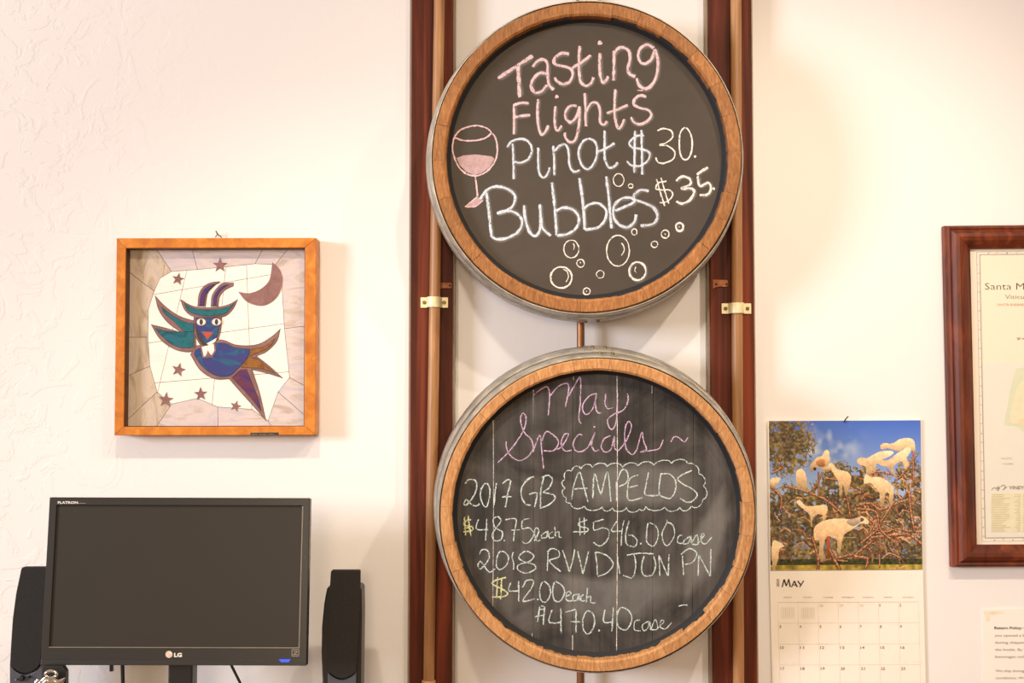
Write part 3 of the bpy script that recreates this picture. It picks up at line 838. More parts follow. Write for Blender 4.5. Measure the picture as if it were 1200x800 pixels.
ck = Chalk(f3)
for pts_ in ([(668,548),(700,541),(760,539),(812,543),(824,560),(820,588),(800,597),(740,596),(690,596),(664,580)], [(640,668),(700,675),(790,668),(800,690),(760,730),(700,735),(650,720)], [(800,640),(850,560),(858,600),(840,670),(800,710)]):
    ck = Chalk(f3); ck.fill(pts_, 0.75); ck.build('chalk_haze', M['smear_white'], bl)
# ------------------------------------------------------------------ stained glass picture
YFR = -0.047
pf = empty('glass_picture', P(252, 510, -0.002), 'square golden wood frame holding a stained glass horned figure, moon and stars', 'picture')
def mitre(parent, outer, inner, Yf, Yb, mat, name='frame_rail', prof=None, bevel=0.0012):
    """outer / inner: four corners in pixels TL TR BR BL on plane Yf"""
    O = [P(x, y, Yf) for x, y in outer]; I = [P(x, y, Yf) for x, y in inner]
    prof = prof or [(0, Yb), (0, Yf), (1, Yf), (1, Yb)]
    for i in range(4):
        j = (i+1) % 4; vs = []
        for (A, B) in ((O[i], I[i]), (O[j], I[j])):
            for u, y in prof: vs.append((A.x+(B.x-A.x)*u, y, A.z+(B.z-A.z)*u))
        n = len(prof)
        fs = [(q, (q+1) % n, n+(q+1) % n, n+q) for q in range(n)] + [list(range(n)), list(range(2*n-1, n-1, -1))]
        MB().add(vs, fs).build(name, mat, parent, bevel=bevel)
mitre(pf, [(136.5, 279), (370.5, 278.5), (369.5, 509.5), (133.8, 510)], [(147.5, 290.5), (357.5, 290), (356.5, 499.5), (145, 500)], YFR, -0.002, M['frame_oak'])
YG = -0.022
mitre(pf, [(147.3, 290.3), (357.7, 289.8), (356.7, 499.7), (144.8, 500.2)], [(148.3, 291.3), (356.9, 290.8), (355.9, 498.9), (145.8, 499.3)], YFR+0.0015, -0.019, M['frame_shade'], 'shade_liner', bevel=0)  # added dark brown strips that paint the shadow inside the frame
zS = Z(120, 260, 2.963)
GP = lambda p, Y: P(p[0], p[1], Y)
MB().prism([GP(p, YG+0.004) for p in ((140, 284), (363, 283), (362, 505), (139, 506))], (0, 0.004, 0)).build('backing', M['hole'], pf)
def rounded(pts, k=4):
    n = len(pts); out = []
    def corner(i):
        a, b, c_ = pts[i-1], pts[i], pts[(i+1) % n]
        g = math.atan2(c_[1]-b[1], c_[0]-b[0])-math.atan2(b[1]-a[1], b[0]-a[0]); g = (g+PI) % (2*PI)-PI
        return abs(g) > 0.85
    cn = [corner(i) for i in range(n)]
    for i in range(n):
        p0, p1, p2, p3 = pts[i-1], pts[i], pts[(i+1) % n], pts[(i+2) % n]
        if cn[i]: p0 = (2*p1[0]-p2[0], 2*p1[1]-p2[1])
        if cn[(i+1) % n]: p3 = (2*p2[0]-p1[0], 2*p2[1]-p1[1])
        for j in range(k):
            t = j/k; t2 = t*t; t3 = t2*t
            out.append(tuple(0.5*(2*p1[c]+(-p0[c]+p2[c])*t+(2*p0[c]-5*p1[c]+4*p2[c]-p3[c])*t2+(-p0[c]+3*p1[c]-3*p2[c]+p3[c])*t3) for c in (0, 1)))
    return out
def gpiece(pts, name, mat, lvl=0, label=None, th=0.0025, shrink=0.0):
    pts = zS(rounded(pts) if name in ('glass_border', 'glass_inlay', 'glass_moon') and len(pts) > 5 and len(pts) < 14+len(name)*9 else pts)
    if shrink:
        n_ = len(pts); ar = sum(pts[i][0]*pts[(i+1) % n_][1]-pts[(i+1) % n_][0]*pts[i][1] for i in range(n_)); sg = 1 if ar > 0 else -1
        out = []
        for i in range(n_):          # inset along the averaged edge normals
            a, b, c_ = pts[i-1], pts[i], pts[(i+1) % n_]
            n1 = (-(b[1]-a[1]), b[0]-a[0]); n2 = (-(c_[1]-b[1]), c_[0]-b[0])
            l1 = math.hypot(*n1) or 1; l2 = math.hypot(*n2) or 1
            m_ = (n1[0]/l1+n2[0]/l2, n1[1]/l1+n2[1]/l2); lm = math.hypot(*m_) or 1
            k_ = min(2.2, 2/lm)
            out.append((b[0]+sg*m_[0]/lm*shrink*k_, b[1]+sg*m_[1]/lm*shrink*k_))
        pts = out
    Y = YG - lvl*0.0011
    o = MB().prism([GP(p, Y) for p in pts], (0, th, 0)).build(name, mat, pf)
    if label: o['label'] = label
    return o
M['g_white'] = glass_mat('opal_white_glass', [(236, 228, 220), (246, 240, 230)], (14, 14, 14), 0.3)
M['g_ring'] = glass_mat('wispy_lilac_glass', [(182, 162, 150), (214, 198, 194), (196, 184, 190)], (10, 10, 34), 0.3)
M['g_beige'] = glass_mat('wispy_beige_glass', [(166, 146, 128), (206, 186, 164), (186, 172, 166)], (34, 10, 10), 0.3)
M['g_mauve'] = glass_mat('mauve_glass', [(122, 84, 82), (148, 106, 104)], (30, 30, 30), 0.35)
M['g_teal'] = glass_mat('teal_glass', [(22, 72, 100), (24, 108, 112), (44, 88, 130)], (24, 24, 50), 0.25)
M['g_blue'] = glass_mat('iridescent_blue_glass', [(40, 110, 120), (44, 62, 124), (84, 52, 112)], (16, 16, 30), 0.25)
M['g_purple'] = glass_mat('purple_glass', [(50, 44, 110), (92, 54, 110)], (30, 30, 30), 0.25)
M['g_amber'] = glass_mat('amber_glass', [(110, 56, 30), (146, 96, 40), (96, 70, 30)], (30, 30, 30), 0.25)
M['g_violet'] = glass_mat('amber_violet_glass', [(116, 60, 40), (92, 44, 84), (52, 44, 112)], (16, 16, 30), 0.25)
M['g_line'] = flat('dark_lead_line', (52, 44, 44), 0.5)
M['g_red'] = flat('red_glass', (206, 72, 36), 0.3)
# white field
white = [(180,240),(200,195),(240,172),(330,165),(440,155),(530,145),(600,148),(622,200),(632,370),(650,540),(610,590),(575,690),(520,650),(400,642),(330,612),(240,632),(190,590),(165,500),(158,400),(160,300)]
def split(poly, a, b):
    def side(p): return (b[0]-a[0])*(p[1]-a[1])-(b[1]-a[1])*(p[0]-a[0])
    L, R_ = [], []
    n = len(poly)
    for i in range(n):
        p, q = poly[i], poly[(i+1) % n]; sp, sq = side(p), side(q)
        (L if sp >= 0 else R_).append(p)
        if sp*sq < 0:
            t = sp/(sp-sq); x = (p[0]+(q[0]-p[0])*t, p[1]+(q[1]-p[1])*t); L.append(x); R_.append(x)
    return [x for x in (L, R_) if len(x) > 2]
pieces = [white]
for a_, b_ in (((160,255),(600,180)), ((160,420),(650,350)), ((500,140),(520,690)), ((300,140),(180,640)), ((160,560),(650,520)), ((380,640),(430,140))):
    nxt = []
    for p in pieces: nxt += split(p, a_, b_)
    pieces = nxt
for p in pieces: gpiece(p, 'glass_pane', M['g_white'], 0, shrink=0.25)
# ring between white field and frame
cxr, cyr = 394, 400
def toborder(p):
    dx, dy = p[0]-cxr, p[1]-cyr; t = 1e9
    for lim, d, c0 in ((72, dx, cxr), (716, dx, cxr), (72, dy, cyr), (724, dy, cyr)):
        if d and (lim-c0)/d > 0: t = min(t, (lim-c0)/d)
    return (cxr+dx*t, cyr+dy*t)
corners = [(72, 72), (716, 72), (716, 724), (72, 724)]
def angf(p): return math.atan2(p[1]-cyr, p[0]-cxr)
idx = list(range(len(white)))
cuts = [0, 2, 3, 5, 6, 8, 9, 10, 11, 13, 15, 16, 17, 18, 20]
for a_i, b_i in zip(cuts[:-1], cuts[1:]):
    seg = [white[i % len(white)] for i in range(a_i, b_i+1)]
    p0, p1 = toborder(seg[0]), toborder(seg[-1])
    g0, g1 = angf(p0), angf(p1)
    if g1 < g0: g1 += 2*PI
    cs = []
    for c_ in corners:
        g = angf(c_)
        while g < g0: g += 2*PI
        if g < g1: cs.append((g, c_))
    cs = [c_ for g, c_ in sorted(cs)]
    poly = seg + [p1] + cs[::-1] + [p0]
    mx = sum(p[0] for p in seg)/len(seg)
    gpiece(poly, 'glass_pane', M['g_beige'] if mx < 260 else M['g_ring'], 0, shrink=0.25)
def edged(outer, inners, lab):
    # dark line, mauve border, then the coloured pieces
    cx = sum(p[0] for p in outer)/len(outer); cy = sum(p[1] for p in outer)/len(outer)
    gpiece(outer, 'glass_border', M['g_line'], 1)
    gpiece(outer, 'glass_border', M['g_mauve'], 1.6, shrink=0.55)
    for pts, mat in inners:
        gpiece(pts, 'glass_inlay', M['g_line'], 2.2)
        gpiece(pts, 'glass_inlay', M[mat], 2.8, lab, shrink=0.5)
edged([(182,255),(215,290),(265,325),(320,343),(326,440),(300,452),(250,442),(200,407),(168,355),(215,366),(270,382),(225,348),(195,305)],
      [([(203,292),(240,322),(285,345),(318,352),(318,380),(285,380),(248,345),(215,318)], 'g_teal'), ([(182,368),(225,378),(285,380),(318,380),(318,434),(290,438),(245,428),(205,395)], 'g_teal')], 'teal glass wing')
edged([(320,430),(345,425),(410,408),(460,425),(510,428),(550,420),(590,395),(618,370),(605,415),(570,450),(535,465),(580,500),(628,543),(570,525),(520,513),(545,590),(568,690),(520,635),(470,580),(440,545),(390,545),(340,515),(305,460)],
      [([(330,440),(410,418),(460,435),(512,440),(505,470),(470,510),(438,535),(390,532),(345,500),(318,460)], 'g_blue'),
       ([(517,440),(560,432),(602,402),(580,435),(540,455),(510,467)], 'g_amber'), ([(500,475),(530,470),(570,500),(602,527),(550,510),(480,505)], 'g_amber'),
       ([(475,515),(500,510),(520,560),(540,610),(552,658),(510,605),(450,540)], 'g_violet')], None)
edged([(330,292),(335,250),(350,225),(375,210),(410,206),(385,225),(365,250),(358,294)], [([(336,290),(342,252),(356,230),(378,217),(392,215),(372,235),(358,255),(352,290)], 'g_purple')], None)
edged([(376,294),(380,255),(400,225),(420,212),(455,210),(455,222),(425,237),(407,260),(402,294)], [([(383,290),(387,257),(404,231),(424,219),(442,217),(420,231),(400,256),(395,290)], 'g_purple')], None)
edged([(317,326),(415,326),(412,370),(400,410),(370,437),(345,432),(325,402),(316,365)], [([(323,332),(409,332),(406,368),(394,405),(368,428),(348,424),(331,398),(322,363)], 'g_blue')], None)
edged([(270,268),(310,290),(350,296),(400,295),(440,285),(470,268),(455,300),(430,325),(400,332),(350,333),(310,326),(285,305)], [([(283,280),(312,297),(350,303),(400,302),(440,292),(458,281),(446,300),(426,318),(398,325),(350,326),(313,318),(292,302)], 'g_teal')], 'teal glass hat brim')
gpiece([(322,362),(340,392),(358,420),(374,430),(348,428),(330,400)], 'glass_inlay', M['g_line'], 3.2)
def ell(cx, cy, rx, ry, n=14): return [(cx+rx*math.cos(2*PI*i/n), cy+ry*math.sin(2*PI*i/n)) for i in range(n)]
for ex in (343, 396):
    gpiece(ell(ex, 347, 18, 14), 'glass_inlay', M['g_mauve'], 3.3); gpiece(ell(ex, 347, 15, 11), 'glass_inlay', M['g_white'], 3.6, 'white glass eye'); gpiece(ell(ex, 347, 6, 10), 'glass_inlay', M['g_line'], 3.9)
gpiece([(343,380),(387,382),(365,410)], 'glass_inlay', M['g_mauve'], 3.3); gpiece([(350,385),(380,386),(365,403)], 'glass_inlay', M['g_red'], 3.6, 'red glass nose')
gpiece([(362,422),(380,412),(397,402),(392,415),(372,428)], 'glass_inlay', M['g_white'], 3.6)
gpiece([(340,430),(390,416),(395,445),(382,470),(348,472)], 'glass_inlay', M['g_mauve'], 3.2); gpiece([(345,434),(386,423),(389,445),(378,465),(352,466)], 'glass_inlay', M['g_white'], 3.5, 'white glass collar')
gpiece([(355,468),(362,458),(366,445),(372,456),(381,464)], 'glass_inlay', M['g_mauve'], 3.8)
gpiece([(590,140),(615,165),(625,205),(610,255),(575,285),(540,290),(500,275),(472,242),(510,247),(550,232),(580,200)], 'glass_moon', M['g_mauve'], 1.2, 'mauve glass crescent moon')
for (x, y, r, rot) in ((262,198,22,0.2),(408,150,26,0.0),(264,513,25,0.25),(341,597,24,-0.05),(220,617,27,0.1),(462,639,20,0.3)):
    pts = []
    for i in range(10):
        rr = r if i % 2 == 0 else r*0.42; g = -PI/2+rot+i*PI/5; pts.append((x+rr*math.cos(g), y+rr*math.sin(g)))
    gpiece(pts, 'glass_star', M['g_mauve'], 1.2)

# ------------------------------------------------------------------ lettering helper
def text_obj(body, x0, ybase, h, parent, mat, plane, width=None, prefix=None, bold=0.0, vertical=False, name='lettering', caps=None):
    """body placed with its left end at pixel x0 and baseline at pixel ybase on plane (origin, normal, right, up); h: capital height in px; width: px width of prefix (or of body)"""
    def meshof(s_):
        cu = bpy.data.curves.new('t', 'FONT'); cu.body = s_; cu.size = 1.0; cu.offset = bold; cu.resolution_u = 2; cu.fill_mode = 'FRONT'
        ob = bpy.data.objects.new('t', cu); COL.objects.link(ob)
        dg = bpy.context.evaluated_depsgraph_get(); me = bpy.data.meshes.new_from_object(ob.evaluated_get(dg))
        bpy.data.objects.remove(ob); bpy.data.curves.remove(cu)
        return me
    me = meshof(body); co = np.empty(len(me.vertices)*3); me.vertices.foreach_get('co', co); co = co.reshape(-1, 3)
    if prefix:
        pm = meshof(prefix); pc = np.empty(len(pm.vertices)*3); pm.vertices.foreach_get('co', pc); pc = pc.reshape(-1, 3); wref = pc[:, 0].max()-co[:, 0].min()
        bpy.data.meshes.remove(pm)
    else: wref = co[:, 0].max()-co[:, 0].min()
    x_min = co[:, 0].min()
    org, nrm = plane
    A = Q(x0, ybase, org, nrm)
    if vertical:
        B = Q(x0, ybase-10, org, nrm); C_ = Q(x0-10, ybase, org, nrm)
    else:
        B = Q(x0+10, ybase, org, nrm); C_ = Q(x0, ybase-10, org, nrm)
    ux = (B-A)/10; uy = (C_-A)/10
    sy = h/0.73; sx = (width/wref) if width else sy
    inv = MATW[parent].inverted()
    for v in me.vertices:
        w_ = A + ux*((v.co.x-x_min)*sx) + uy*(v.co.y*sy) + nrm*0.0003
        v.co = inv @ w_
    me.materials.clear(); me.materials.append(mat)
    o = bpy.data.objects.new(name, me); COL.objects.link(o); o.parent = parent; MATW[o] = MATW[parent]
    return o
NW = Vector((0, -1, 0))
def plane_y(Y): return (Vector((0, Y, 0)), NW)

tg = MB().prism([P(x, y, YFR-0.0008) for x, y in ((293.5, 506.8), (326.5, 506.5), (326.5, 509.6), (293.5, 509.9))], (0, 0.0006, 0)).build('name_tag', M['label_black'], pf)
text_obj('--- ---- ---', 295, 509.2, 1.7, tg, M['logo'], plane_y(YFR-0.0009), width=26)
t = empty('picture_hook', P(256, 276, -0.002), 'tiny dark green nail and wire above the golden picture frame', 'hook')
a = P(256.5, 276, -0.001)
MB().tube([a, a+Vector((0, -0.012, 0.002)), a+Vector((-0.003, -0.014, 0.008))], 0.0012, 8).tube([a+Vector((-0.006, -0.005, -0.004)), a+Vector((-0.002, -0.008, 0.001)), a+Vector((0.004, -0.008, -0.001)), a+Vector((0.007, -0.005, -0.005))], 0.0009, 6).build('nail', M['nail'], t)

# ------------------------------------------------------------------ calendar
YCAL = -0.006
cal = empty('wall_calendar', P(990, 668, -0.001), 'wall calendar open at May 2020 with a photo of goats standing in a tree', 'calendar')
c1 = [(899.5, 492.5), (1079, 491.5), (1081.3, 667), (902, 668.5)]
m = MB().prism([P(x, y, YCAL) for x, y in c1], (0, 0.0022, 0)); pg = m.build('photo_page', M['paper'], cal)
c2 = [(902, 669), (1081.5, 667.6), (1086, 846), (906, 848)]
m = MB().prism([P(x, y, YCAL+0.0006) for x, y in c2], (0, 0.002, 0)); mp = m.build('month_page', M['paper'], cal)

def vnoise(h, w_, cell, seed):
    r = np.random.RandomState(seed); gh, gw = int(h/cell)+3, int(w_/cell)+3
    g = r.rand(gh, gw); y = np.arange(h)/cell; x = np.arange(w_)/cell
    y0 = y.astype(int); x0 = x.astype(int); fy = (y-y0)[:, None]; fx = (x-x0)[None, :]
    fy = fy*fy*(3-2*fy); fx = fx*fx*(3-2*fx)
    a, b = g[y0][:, x0], g[y0][:, x0+1]; c, d = g[y0+1][:, x0], g[y0+1][:, x0+1]
    return (a*(1-fx)+b*fx)*(1-fy)+(c*(1-fx)+d*fx)*fy
def paint():
    H_, W_ = 236, 240
    yy, xx = np.mgrid[0:H_, 0:W_]; X = 40+xx*720/W_; Yc = 48+yy*704/H_
    im = np.zeros((H_, W_, 3))
    t = np.clip((Yc-48)/330, 0, 1)[..., None]
    im[:] = np.array([74, 112, 204])*(1-t)+np.array([160, 186, 226])*t
    wisp = np.clip(vnoise(H_, W_, 22, 1)*1.0+vnoise(H_, W_, 8, 2)*0.5-0.55, 0, 1)*np.exp(-((X-320)/110)**2)*np.exp(-((Yc-190)/130)**2)
    im += (np.array([225, 228, 236])-im)*np.clip(wisp*2.0, 0, 0.8)[..., None]
    n1 = vnoise(H_, W_, 14, 3); n2 = vnoise(H_, W_, 5, 4); n3 = vnoise(H_, W_, 2.2, 5); n4 = np.random.RandomState(6).rand(H_, W_)
    leaf = n1*0.35+n2*0.35+n3*0.2+n4*0.1
    # crown masks
    tl = 1.05-((X-110)/150)**2-((Yc-160)/150)**2
    low = np.clip((Yc-(300+60*np.sin(X/90.)+20*np.sin(X/31.)))/60, -1.5, 1)
    low = np.maximum(low, 0.9-((X-700)/100)**2-((Yc-330)/110)**2)
    mask = np.maximum(tl*0.9, low*0.8)+(leaf-0.5)*2.4 > 0.22
    gaps = (n1*0.5+n2*0.5 > 0.70) & (n4 > 0.2)
    mask &= ~gaps
    lv = np.clip((leaf-0.25)*1.8, 0, 1)[..., None]; n5 = vnoise(H_, W_, 3, 9)[..., None]
    fol = np.array([66, 56, 42])*(1-lv)+np.array([178, 156, 96])*lv
    fol = fol*(0.65+0.7*n5)
    ww = np.clip((vnoise(H_, W_, 26, 12)-0.45)*3, 0, 1)[..., None]
    fol = fol*(1-ww*0.35)+np.array([126, 104, 92])*(0.5+0.6*n5)*ww*0.35
    im[mask] = fol[mask]
    far = (Yc > 600) & ~mask; im[far] = im[far]*0.4+np.array([90, 92, 110])*0.6
    g = Yc > 722; im[g] = (np.array([168, 146, 62])*(0.75+0.5*n2[..., None]))[g]
    g2 = (Yc > 700) & (Yc < 728); im[g2] = (np.array([56, 60, 34])*(0.6+0.9*n3[..., None]))[g2]
    def line(pts, wd, c, c2=None):
        pts = smooth(pts, 20) if len(pts) > 2 else pts
        for a, b in zip(pts[:-1], pts[1:]):
            dx, dy = b[0]-a[0], b[1]-a[1]; L2 = dx*dx+dy*dy+1e-9
            tt = np.clip(((X-a[0])*dx+(Yc-a[1])*dy)/L2, 0, 1)
            d = np.hypot(X-a[0]-tt*dx, Yc-a[1]-tt*dy)
            k = d < wd; im[k] = np.array(c)*(0.75+0.5*n3[k][:, None])
            if c2 is not None:
                k2 = (np.hypot(X-a[0]-tt*dx, Yc-a[1]-tt*dy+wd*0.45) < wd*0.5); im[k2] = np.array(c2)*(0.8+0.4*n3[k2][:, None])
    r = random.Random(5)
    for i in range(230):
        x, y = r.uniform(60, 755), r.uniform(400, 730)
        if r.random() < 0.55: x, y = r.uniform(450, 755), r.uniform(280, 640)
        a = r.uniform(-0.9, 0.9)+(PI if r.random() < .5 else 0); L = r.uniform(25, 80)
        c = r.choice([(170, 112, 80), (126, 80, 58), (214, 160, 118), (78, 54, 46), (196, 150, 112)])
        line([(x, y), (x+L*0.5*math.cos(a), y+L*0.5*math.sin(a)-8), (x+L*math.cos(a+0.4), y+L*math.sin(a+0.4))], r.uniform(1.2, 3.4), c)
    B1, B2 = (112, 72, 54), (204, 148, 108)
    for pts, wd in (([(115,355),(200,380),(300,420),(385,490)], 6), ([(260,715),(380,690),(430,680)], 7), ([(305,605),(330,680),(365,745)], 9), ([(765,640),(700,590),(620,590),(520,600)], 7),
                    ([(765,575),(690,570),(640,560),(590,575)], 5), ([(700,390),(708,480),(722,570)], 8), ([(450,450),(520,440),(560,470),(640,440)], 7), ([(630,430),(570,520),(550,560),(470,625)], 6), ([(455,465),(540,480),(560,560),(605,605)], 7),
                    ([(270,290),(270,400)], 5), ([(290,290),(255,360),(225,385)], 5), ([(400,380),(410,440),(420,500)], 6), ([(745,200),(690,280),(640,330)], 5), ([(722,190),(722,330)], 5), ([(650,310),(560,290),(520,300)], 5),
                    ([(90,220),(92,270),(50,295)], 5), ([(50,360),(95,410),(90,460)], 7), ([(420,700),(480,650),(520,620)], 7), ([(440,690),(500,700),(490,740)], 8), ([(240,600),(265,700),(262,750)], 8), ([(310,320),(380,330)], 5), ([(560,600),(555,740)], 5), ([(470,500),(530,530),(500,590)], 6)):
        line(pts, wd, B1, B2)
    def poly(pts, c, shade=True):
        pts = smooth(list(pts)+[pts[0]], 9)[:-1]; inside = np.zeros(X.shape, bool); n = len(pts)
        for i in range(n):
            x1, y1 = pts[i]; x2, y2 = pts[(i+1) % n]
            if y1 == y2: continue
            k = ((y1 > Yc) != (y2 > Yc)) & (X < (x2-x1)*(Yc-y1)/(y2-y1)+x1); inside ^= k
        ys = [p[1] for p in pts]; v = np.clip((Yc-min(ys))/(max(ys)-min(ys)), 0, 1)
        sh = (1.08-0.42*v**1.5+0.12*(n2-0.5)+0.10*(n3-0.5))[..., None]
        base = np.array(c)*sh; base[..., 2] *= (1-0.12*v)
        im[inside] = base[inside]
    CR = (255, 216, 178)
    for g_ in ([(565,170),(580,155),(625,155),(660,135),(700,130),(727,145),(730,205),(715,190),(690,178),(650,192),(630,187),(600,178),(575,185)],
        [(455,235),(475,220),(500,225),(560,195),(620,190),(625,207),(570,235),(545,255),(545,290),(528,285),(520,305),(500,300),(495,265),(465,255)],
        [(545,240),(560,230),(600,235),(650,200),(700,172),(712,190),(690,225),(702,255),(680,278),(668,240),(630,262),(632,290),(645,320),(630,312),(605,270),(570,260)],
        [(487,320),(500,300),(520,315),(570,318),(612,345),(627,375),(620,447),(606,440),(605,395),(588,390),(580,447),(563,440),(560,390),(540,365),(515,340),(490,347)],
        [(230,265),(262,222),(290,212),(300,190),(320,188),(324,245),(300,268),(262,268),(240,290)],
        [(320,260),(335,246),(360,275),(410,290),(427,320),(415,365),(402,407),(390,365),(385,350),(380,402),(370,402),(365,340),(345,300)],
        [(165,290),(185,273),(205,285),(216,330),(212,374),(195,370),(190,350),(182,370),(170,366)],
        [(165,430),(180,420),(215,450),(305,445),(308,480),(297,522),(287,518),(285,490),(245,498),(240,545),(230,540),(228,495),(200,465),(175,445)],
        [(245,590),(250,550),(290,520),(360,508),(420,512),(460,503),(478,500),(508,522),(500,537),(470,532),(430,560),(387,590),(370,668),(355,662),(355,612),(320,592),(302,602),(290,650),(300,703),(285,707),(268,690),(272,612),(255,612)],
        [(45,320),(90,316),(70,350),(45,362)], [(48,620),(80,617),(106,638),(82,650),(75,700),(50,748)]):
        poly(g_, CR)
    poly([(400,520),(455,506),(478,503),(470,525),(430,545)], (214, 190, 182)); poly([(470,505),(485,510),(478,525),(466,520)], (110, 88, 84)); poly([(306,600),(322,600),(320,700),(330,698),(308,690)], (176, 96, 62))
    poly([(262,238),(300,228),(300,262),(270,262)], (206, 140, 96)); poly([(245,270),(262,268),(255,285)], (60, 40, 40)); poly([(292,270),(330,262),(330,282),(300,285)], (236, 190, 140))
    return np.clip(im, 0, 255)
im = paint(); H_, W_ = im.shape[:2]
cs = [P(x, y, YCAL-0.0003) for x, y in ((901, 493.2), (1078.7, 492.3), (1081, 667), (903, 668))]
us = np.linspace(0, 1, W_+1); vs_ = np.linspace(0, 1, H_+1)
UU, VV = np.meshgrid(us, vs_)
TL, TR, BR_, BL_ = [np.array(c_) for c_ in cs]
pt = (TL[None, None]*(1-UU[..., None])+TR*UU[..., None])*(1-VV[..., None])+(BL_*(1-UU[..., None])+BR_*UU[..., None])*VV[..., None]
inv = np.array(MATW[cal].inverted()); pt = pt @ inv[:3, :3].T+inv[:3, 3]
me = bpy.data.meshes.new('photo_print')
ii, jj = np.mgrid[0:H_, 0:W_]; v0 = ii*(W_+1)+jj
quads = np.stack([v0, v0+W_+1, v0+W_+2, v0+1], -1).reshape(-1, 4)
me.vertices.add((H_+1)*(W_+1)); me.vertices.foreach_set('co', pt.reshape(-1))
me.loops.add(quads.size); me.loops.foreach_set('vertex_index', quads.reshape(-1).astype(np.int32))
me.polygons.add(len(quads)); me.polygons.foreach_set('loop_start', np.arange(0, quads.size, 4, dtype=np.int32))
me.update(calc_edges=True)
ca = me.color_attributes.new('Col', 'FLOAT_COLOR', 'CORNER')
lin = im/255.0; lin = np.where(lin <= 0.04045, lin/12.92, ((lin+0.055)/1.055)**2.4)
rgba = np.concatenate([lin.reshape(-1, 3), np.ones((H_*W_, 1))], 1); rgba = np.repeat(rgba, 4, axis=0)
ca.data.foreach_set('color', rgba.reshape(-1).astype(np.float32))
me.materials.append(M['print'])
po = bpy.data.objects.new('photo_print', me); COL.objects.link(po); po.parent = cal; MATW[po] = MATW[cal]
po['label'] = 'printed photo of pale goats standing in the branches of a tree under blue sky'

PLC = plane_y(YCAL+0.0003)
def may(body, strokes):
    g_ = MB()
    for a_, b_, w_ in strokes: seg(g_, a_, b_, w_)
    g_.build('month_letter', M['ink'], cal, fix=False)
text_obj('2020', 913.2, 687.2, 3.4, cal, M['ink'], PLC, width=9.0, bold=0.006, vertical=True)
text_obj('--- ---', 916.5, 691.6, 1.3, cal, M['ink_pale'], PLC, width=11.5)
text_obj('---- --', 1063, 674.8, 1.2, cal, M['ink_pale'], PLC, width=12)
cl = lambda col, row: (912+23.75*col+0.006*(row), row)       # column x at pixel row
def gx(col, y): return 911.5+23.55*col+(y-705)*0.026
for i, dname in enumerate(('SUNDAY', 'MONDAY', 'TUESDAY', 'WEDNESDAY', 'THURSDAY', 'FRIDAY', 'SATURDAY')):
    wd = 1.7*len(dname); x = gx(i, 700)+11.8-wd/2
    text_obj(dname, x, 700.3, 1.5, cal, M['ink_grey'], PLC, width=wd)
    text_obj('- - -', x+2, 703.2, 0.9, cal, M['ink_pale'], PLC, width=7)
def seg(mb, a, b, wpx, Y=YCAL+0.0001):
    A, B = P(a[0], a[1], Y), P(b[0], b[1], Y); d = (B-A).normalized(); n = Vector((-d.z, 0, d.x))*wpx*0.00175/2
    mb.add([A-n, A+n, B+n, B-n], [(0, 1, 2, 3)])
may('M', [((916.6,687.8),(918.8,678.6),1.5),((918.8,678.6),(921.6,686.4),1.7),((921.6,686.4),(924.2,678.4),1.2),((924.2,678.4),(926.2,687.6),1.7)])
may('A', [((927.6,687.7),(930.8,680.4),1.3),((930.8,680.4),(934.2,687.6),1.7),((929,685.2),(933,685.2),1.1)])
may('Y', [((934.8,680.4),(938,684.6),1.6),((941.8,680.2),(937.2,687.6),1.3)])
gm = MB()
seg(gm, (gx(0, 705), 705.5), (gx(7, 705), 704.9), 0.5)
for r_ in (730, 754.5, 779, 803.5, 828): seg(gm, (gx(0, r_), r_), (gx(7, r_), r_-0.6), 0.3)
for i in range(8): seg(gm, (gx(i, 705), 705.2), (gx(i, 828), 828), 0.22)
gm.build('day_grid', M['ink_pale'], cal, fix=False)
gm = MB()
for mc in (0, 1):
    for q in range(6): seg(gm, (gx(mc, 712)+4, 712+q*2.4), (gx(mc, 712)+19, 712+q*2.4), 0.25)
    for q in range(7): seg(gm, (gx(mc, 712)+4+q*2.5, 712), (gx(mc, 712)+4+q*2.5, 724), 0.25)
gm.build('small_month_tables', M['ink_pale'], cal, fix=False)
for i, d_ in enumerate(('28', '29', '30')): text_obj(d_, gx(i+2, 710)+1.2, 710.5, 2.8, cal, M['ink_pale'], PLC, width=4.6)
day = 1
for r_, (yb, cols) in enumerate(((710.5, (5, 6)), (735.4, range(7)), (760, range(7)), (784.6, range(7)), (809.2, range(7)))):
    for col in cols:
        s_ = str(day); text_obj(s_, gx(col, yb)+1.0, yb, 3.3, cal, M['ink'] if False else M['ink_grey'], PLC, width=(1.1 if s_ == '1' else 2.2) if len(s_) == 1 else 4.8, bold=0.02); day += 1
for (x, y, wd) in ((1030, 727.5, 12), (937, 751, 13), (961, 754, 9), (1066, 732.5, 10), (1032, 737, 6), (915, 764, 6), (1058, 776, 24), (1040, 732, 13), (920, 777, 17), (1022, 754, 12)):
    text_obj('-- ----', x, y, 1.1, cal, M['ink_pale'], PLC, width=wd)
t = empty('calendar_nail', P(990.5, 492, -0.004), 'small dark nail holding up the goat calendar', 'nail')
a = P(989.8, 494, YCAL-0.0002)
MB().tube([a+Vector((-0.001, 0, 0)), a+Vector((0.0003, -0.008, 0.006)), a+Vector((0.004, -0.012, 0.011))], 0.0013, 8).build('nail_shank', M['nail'], t)

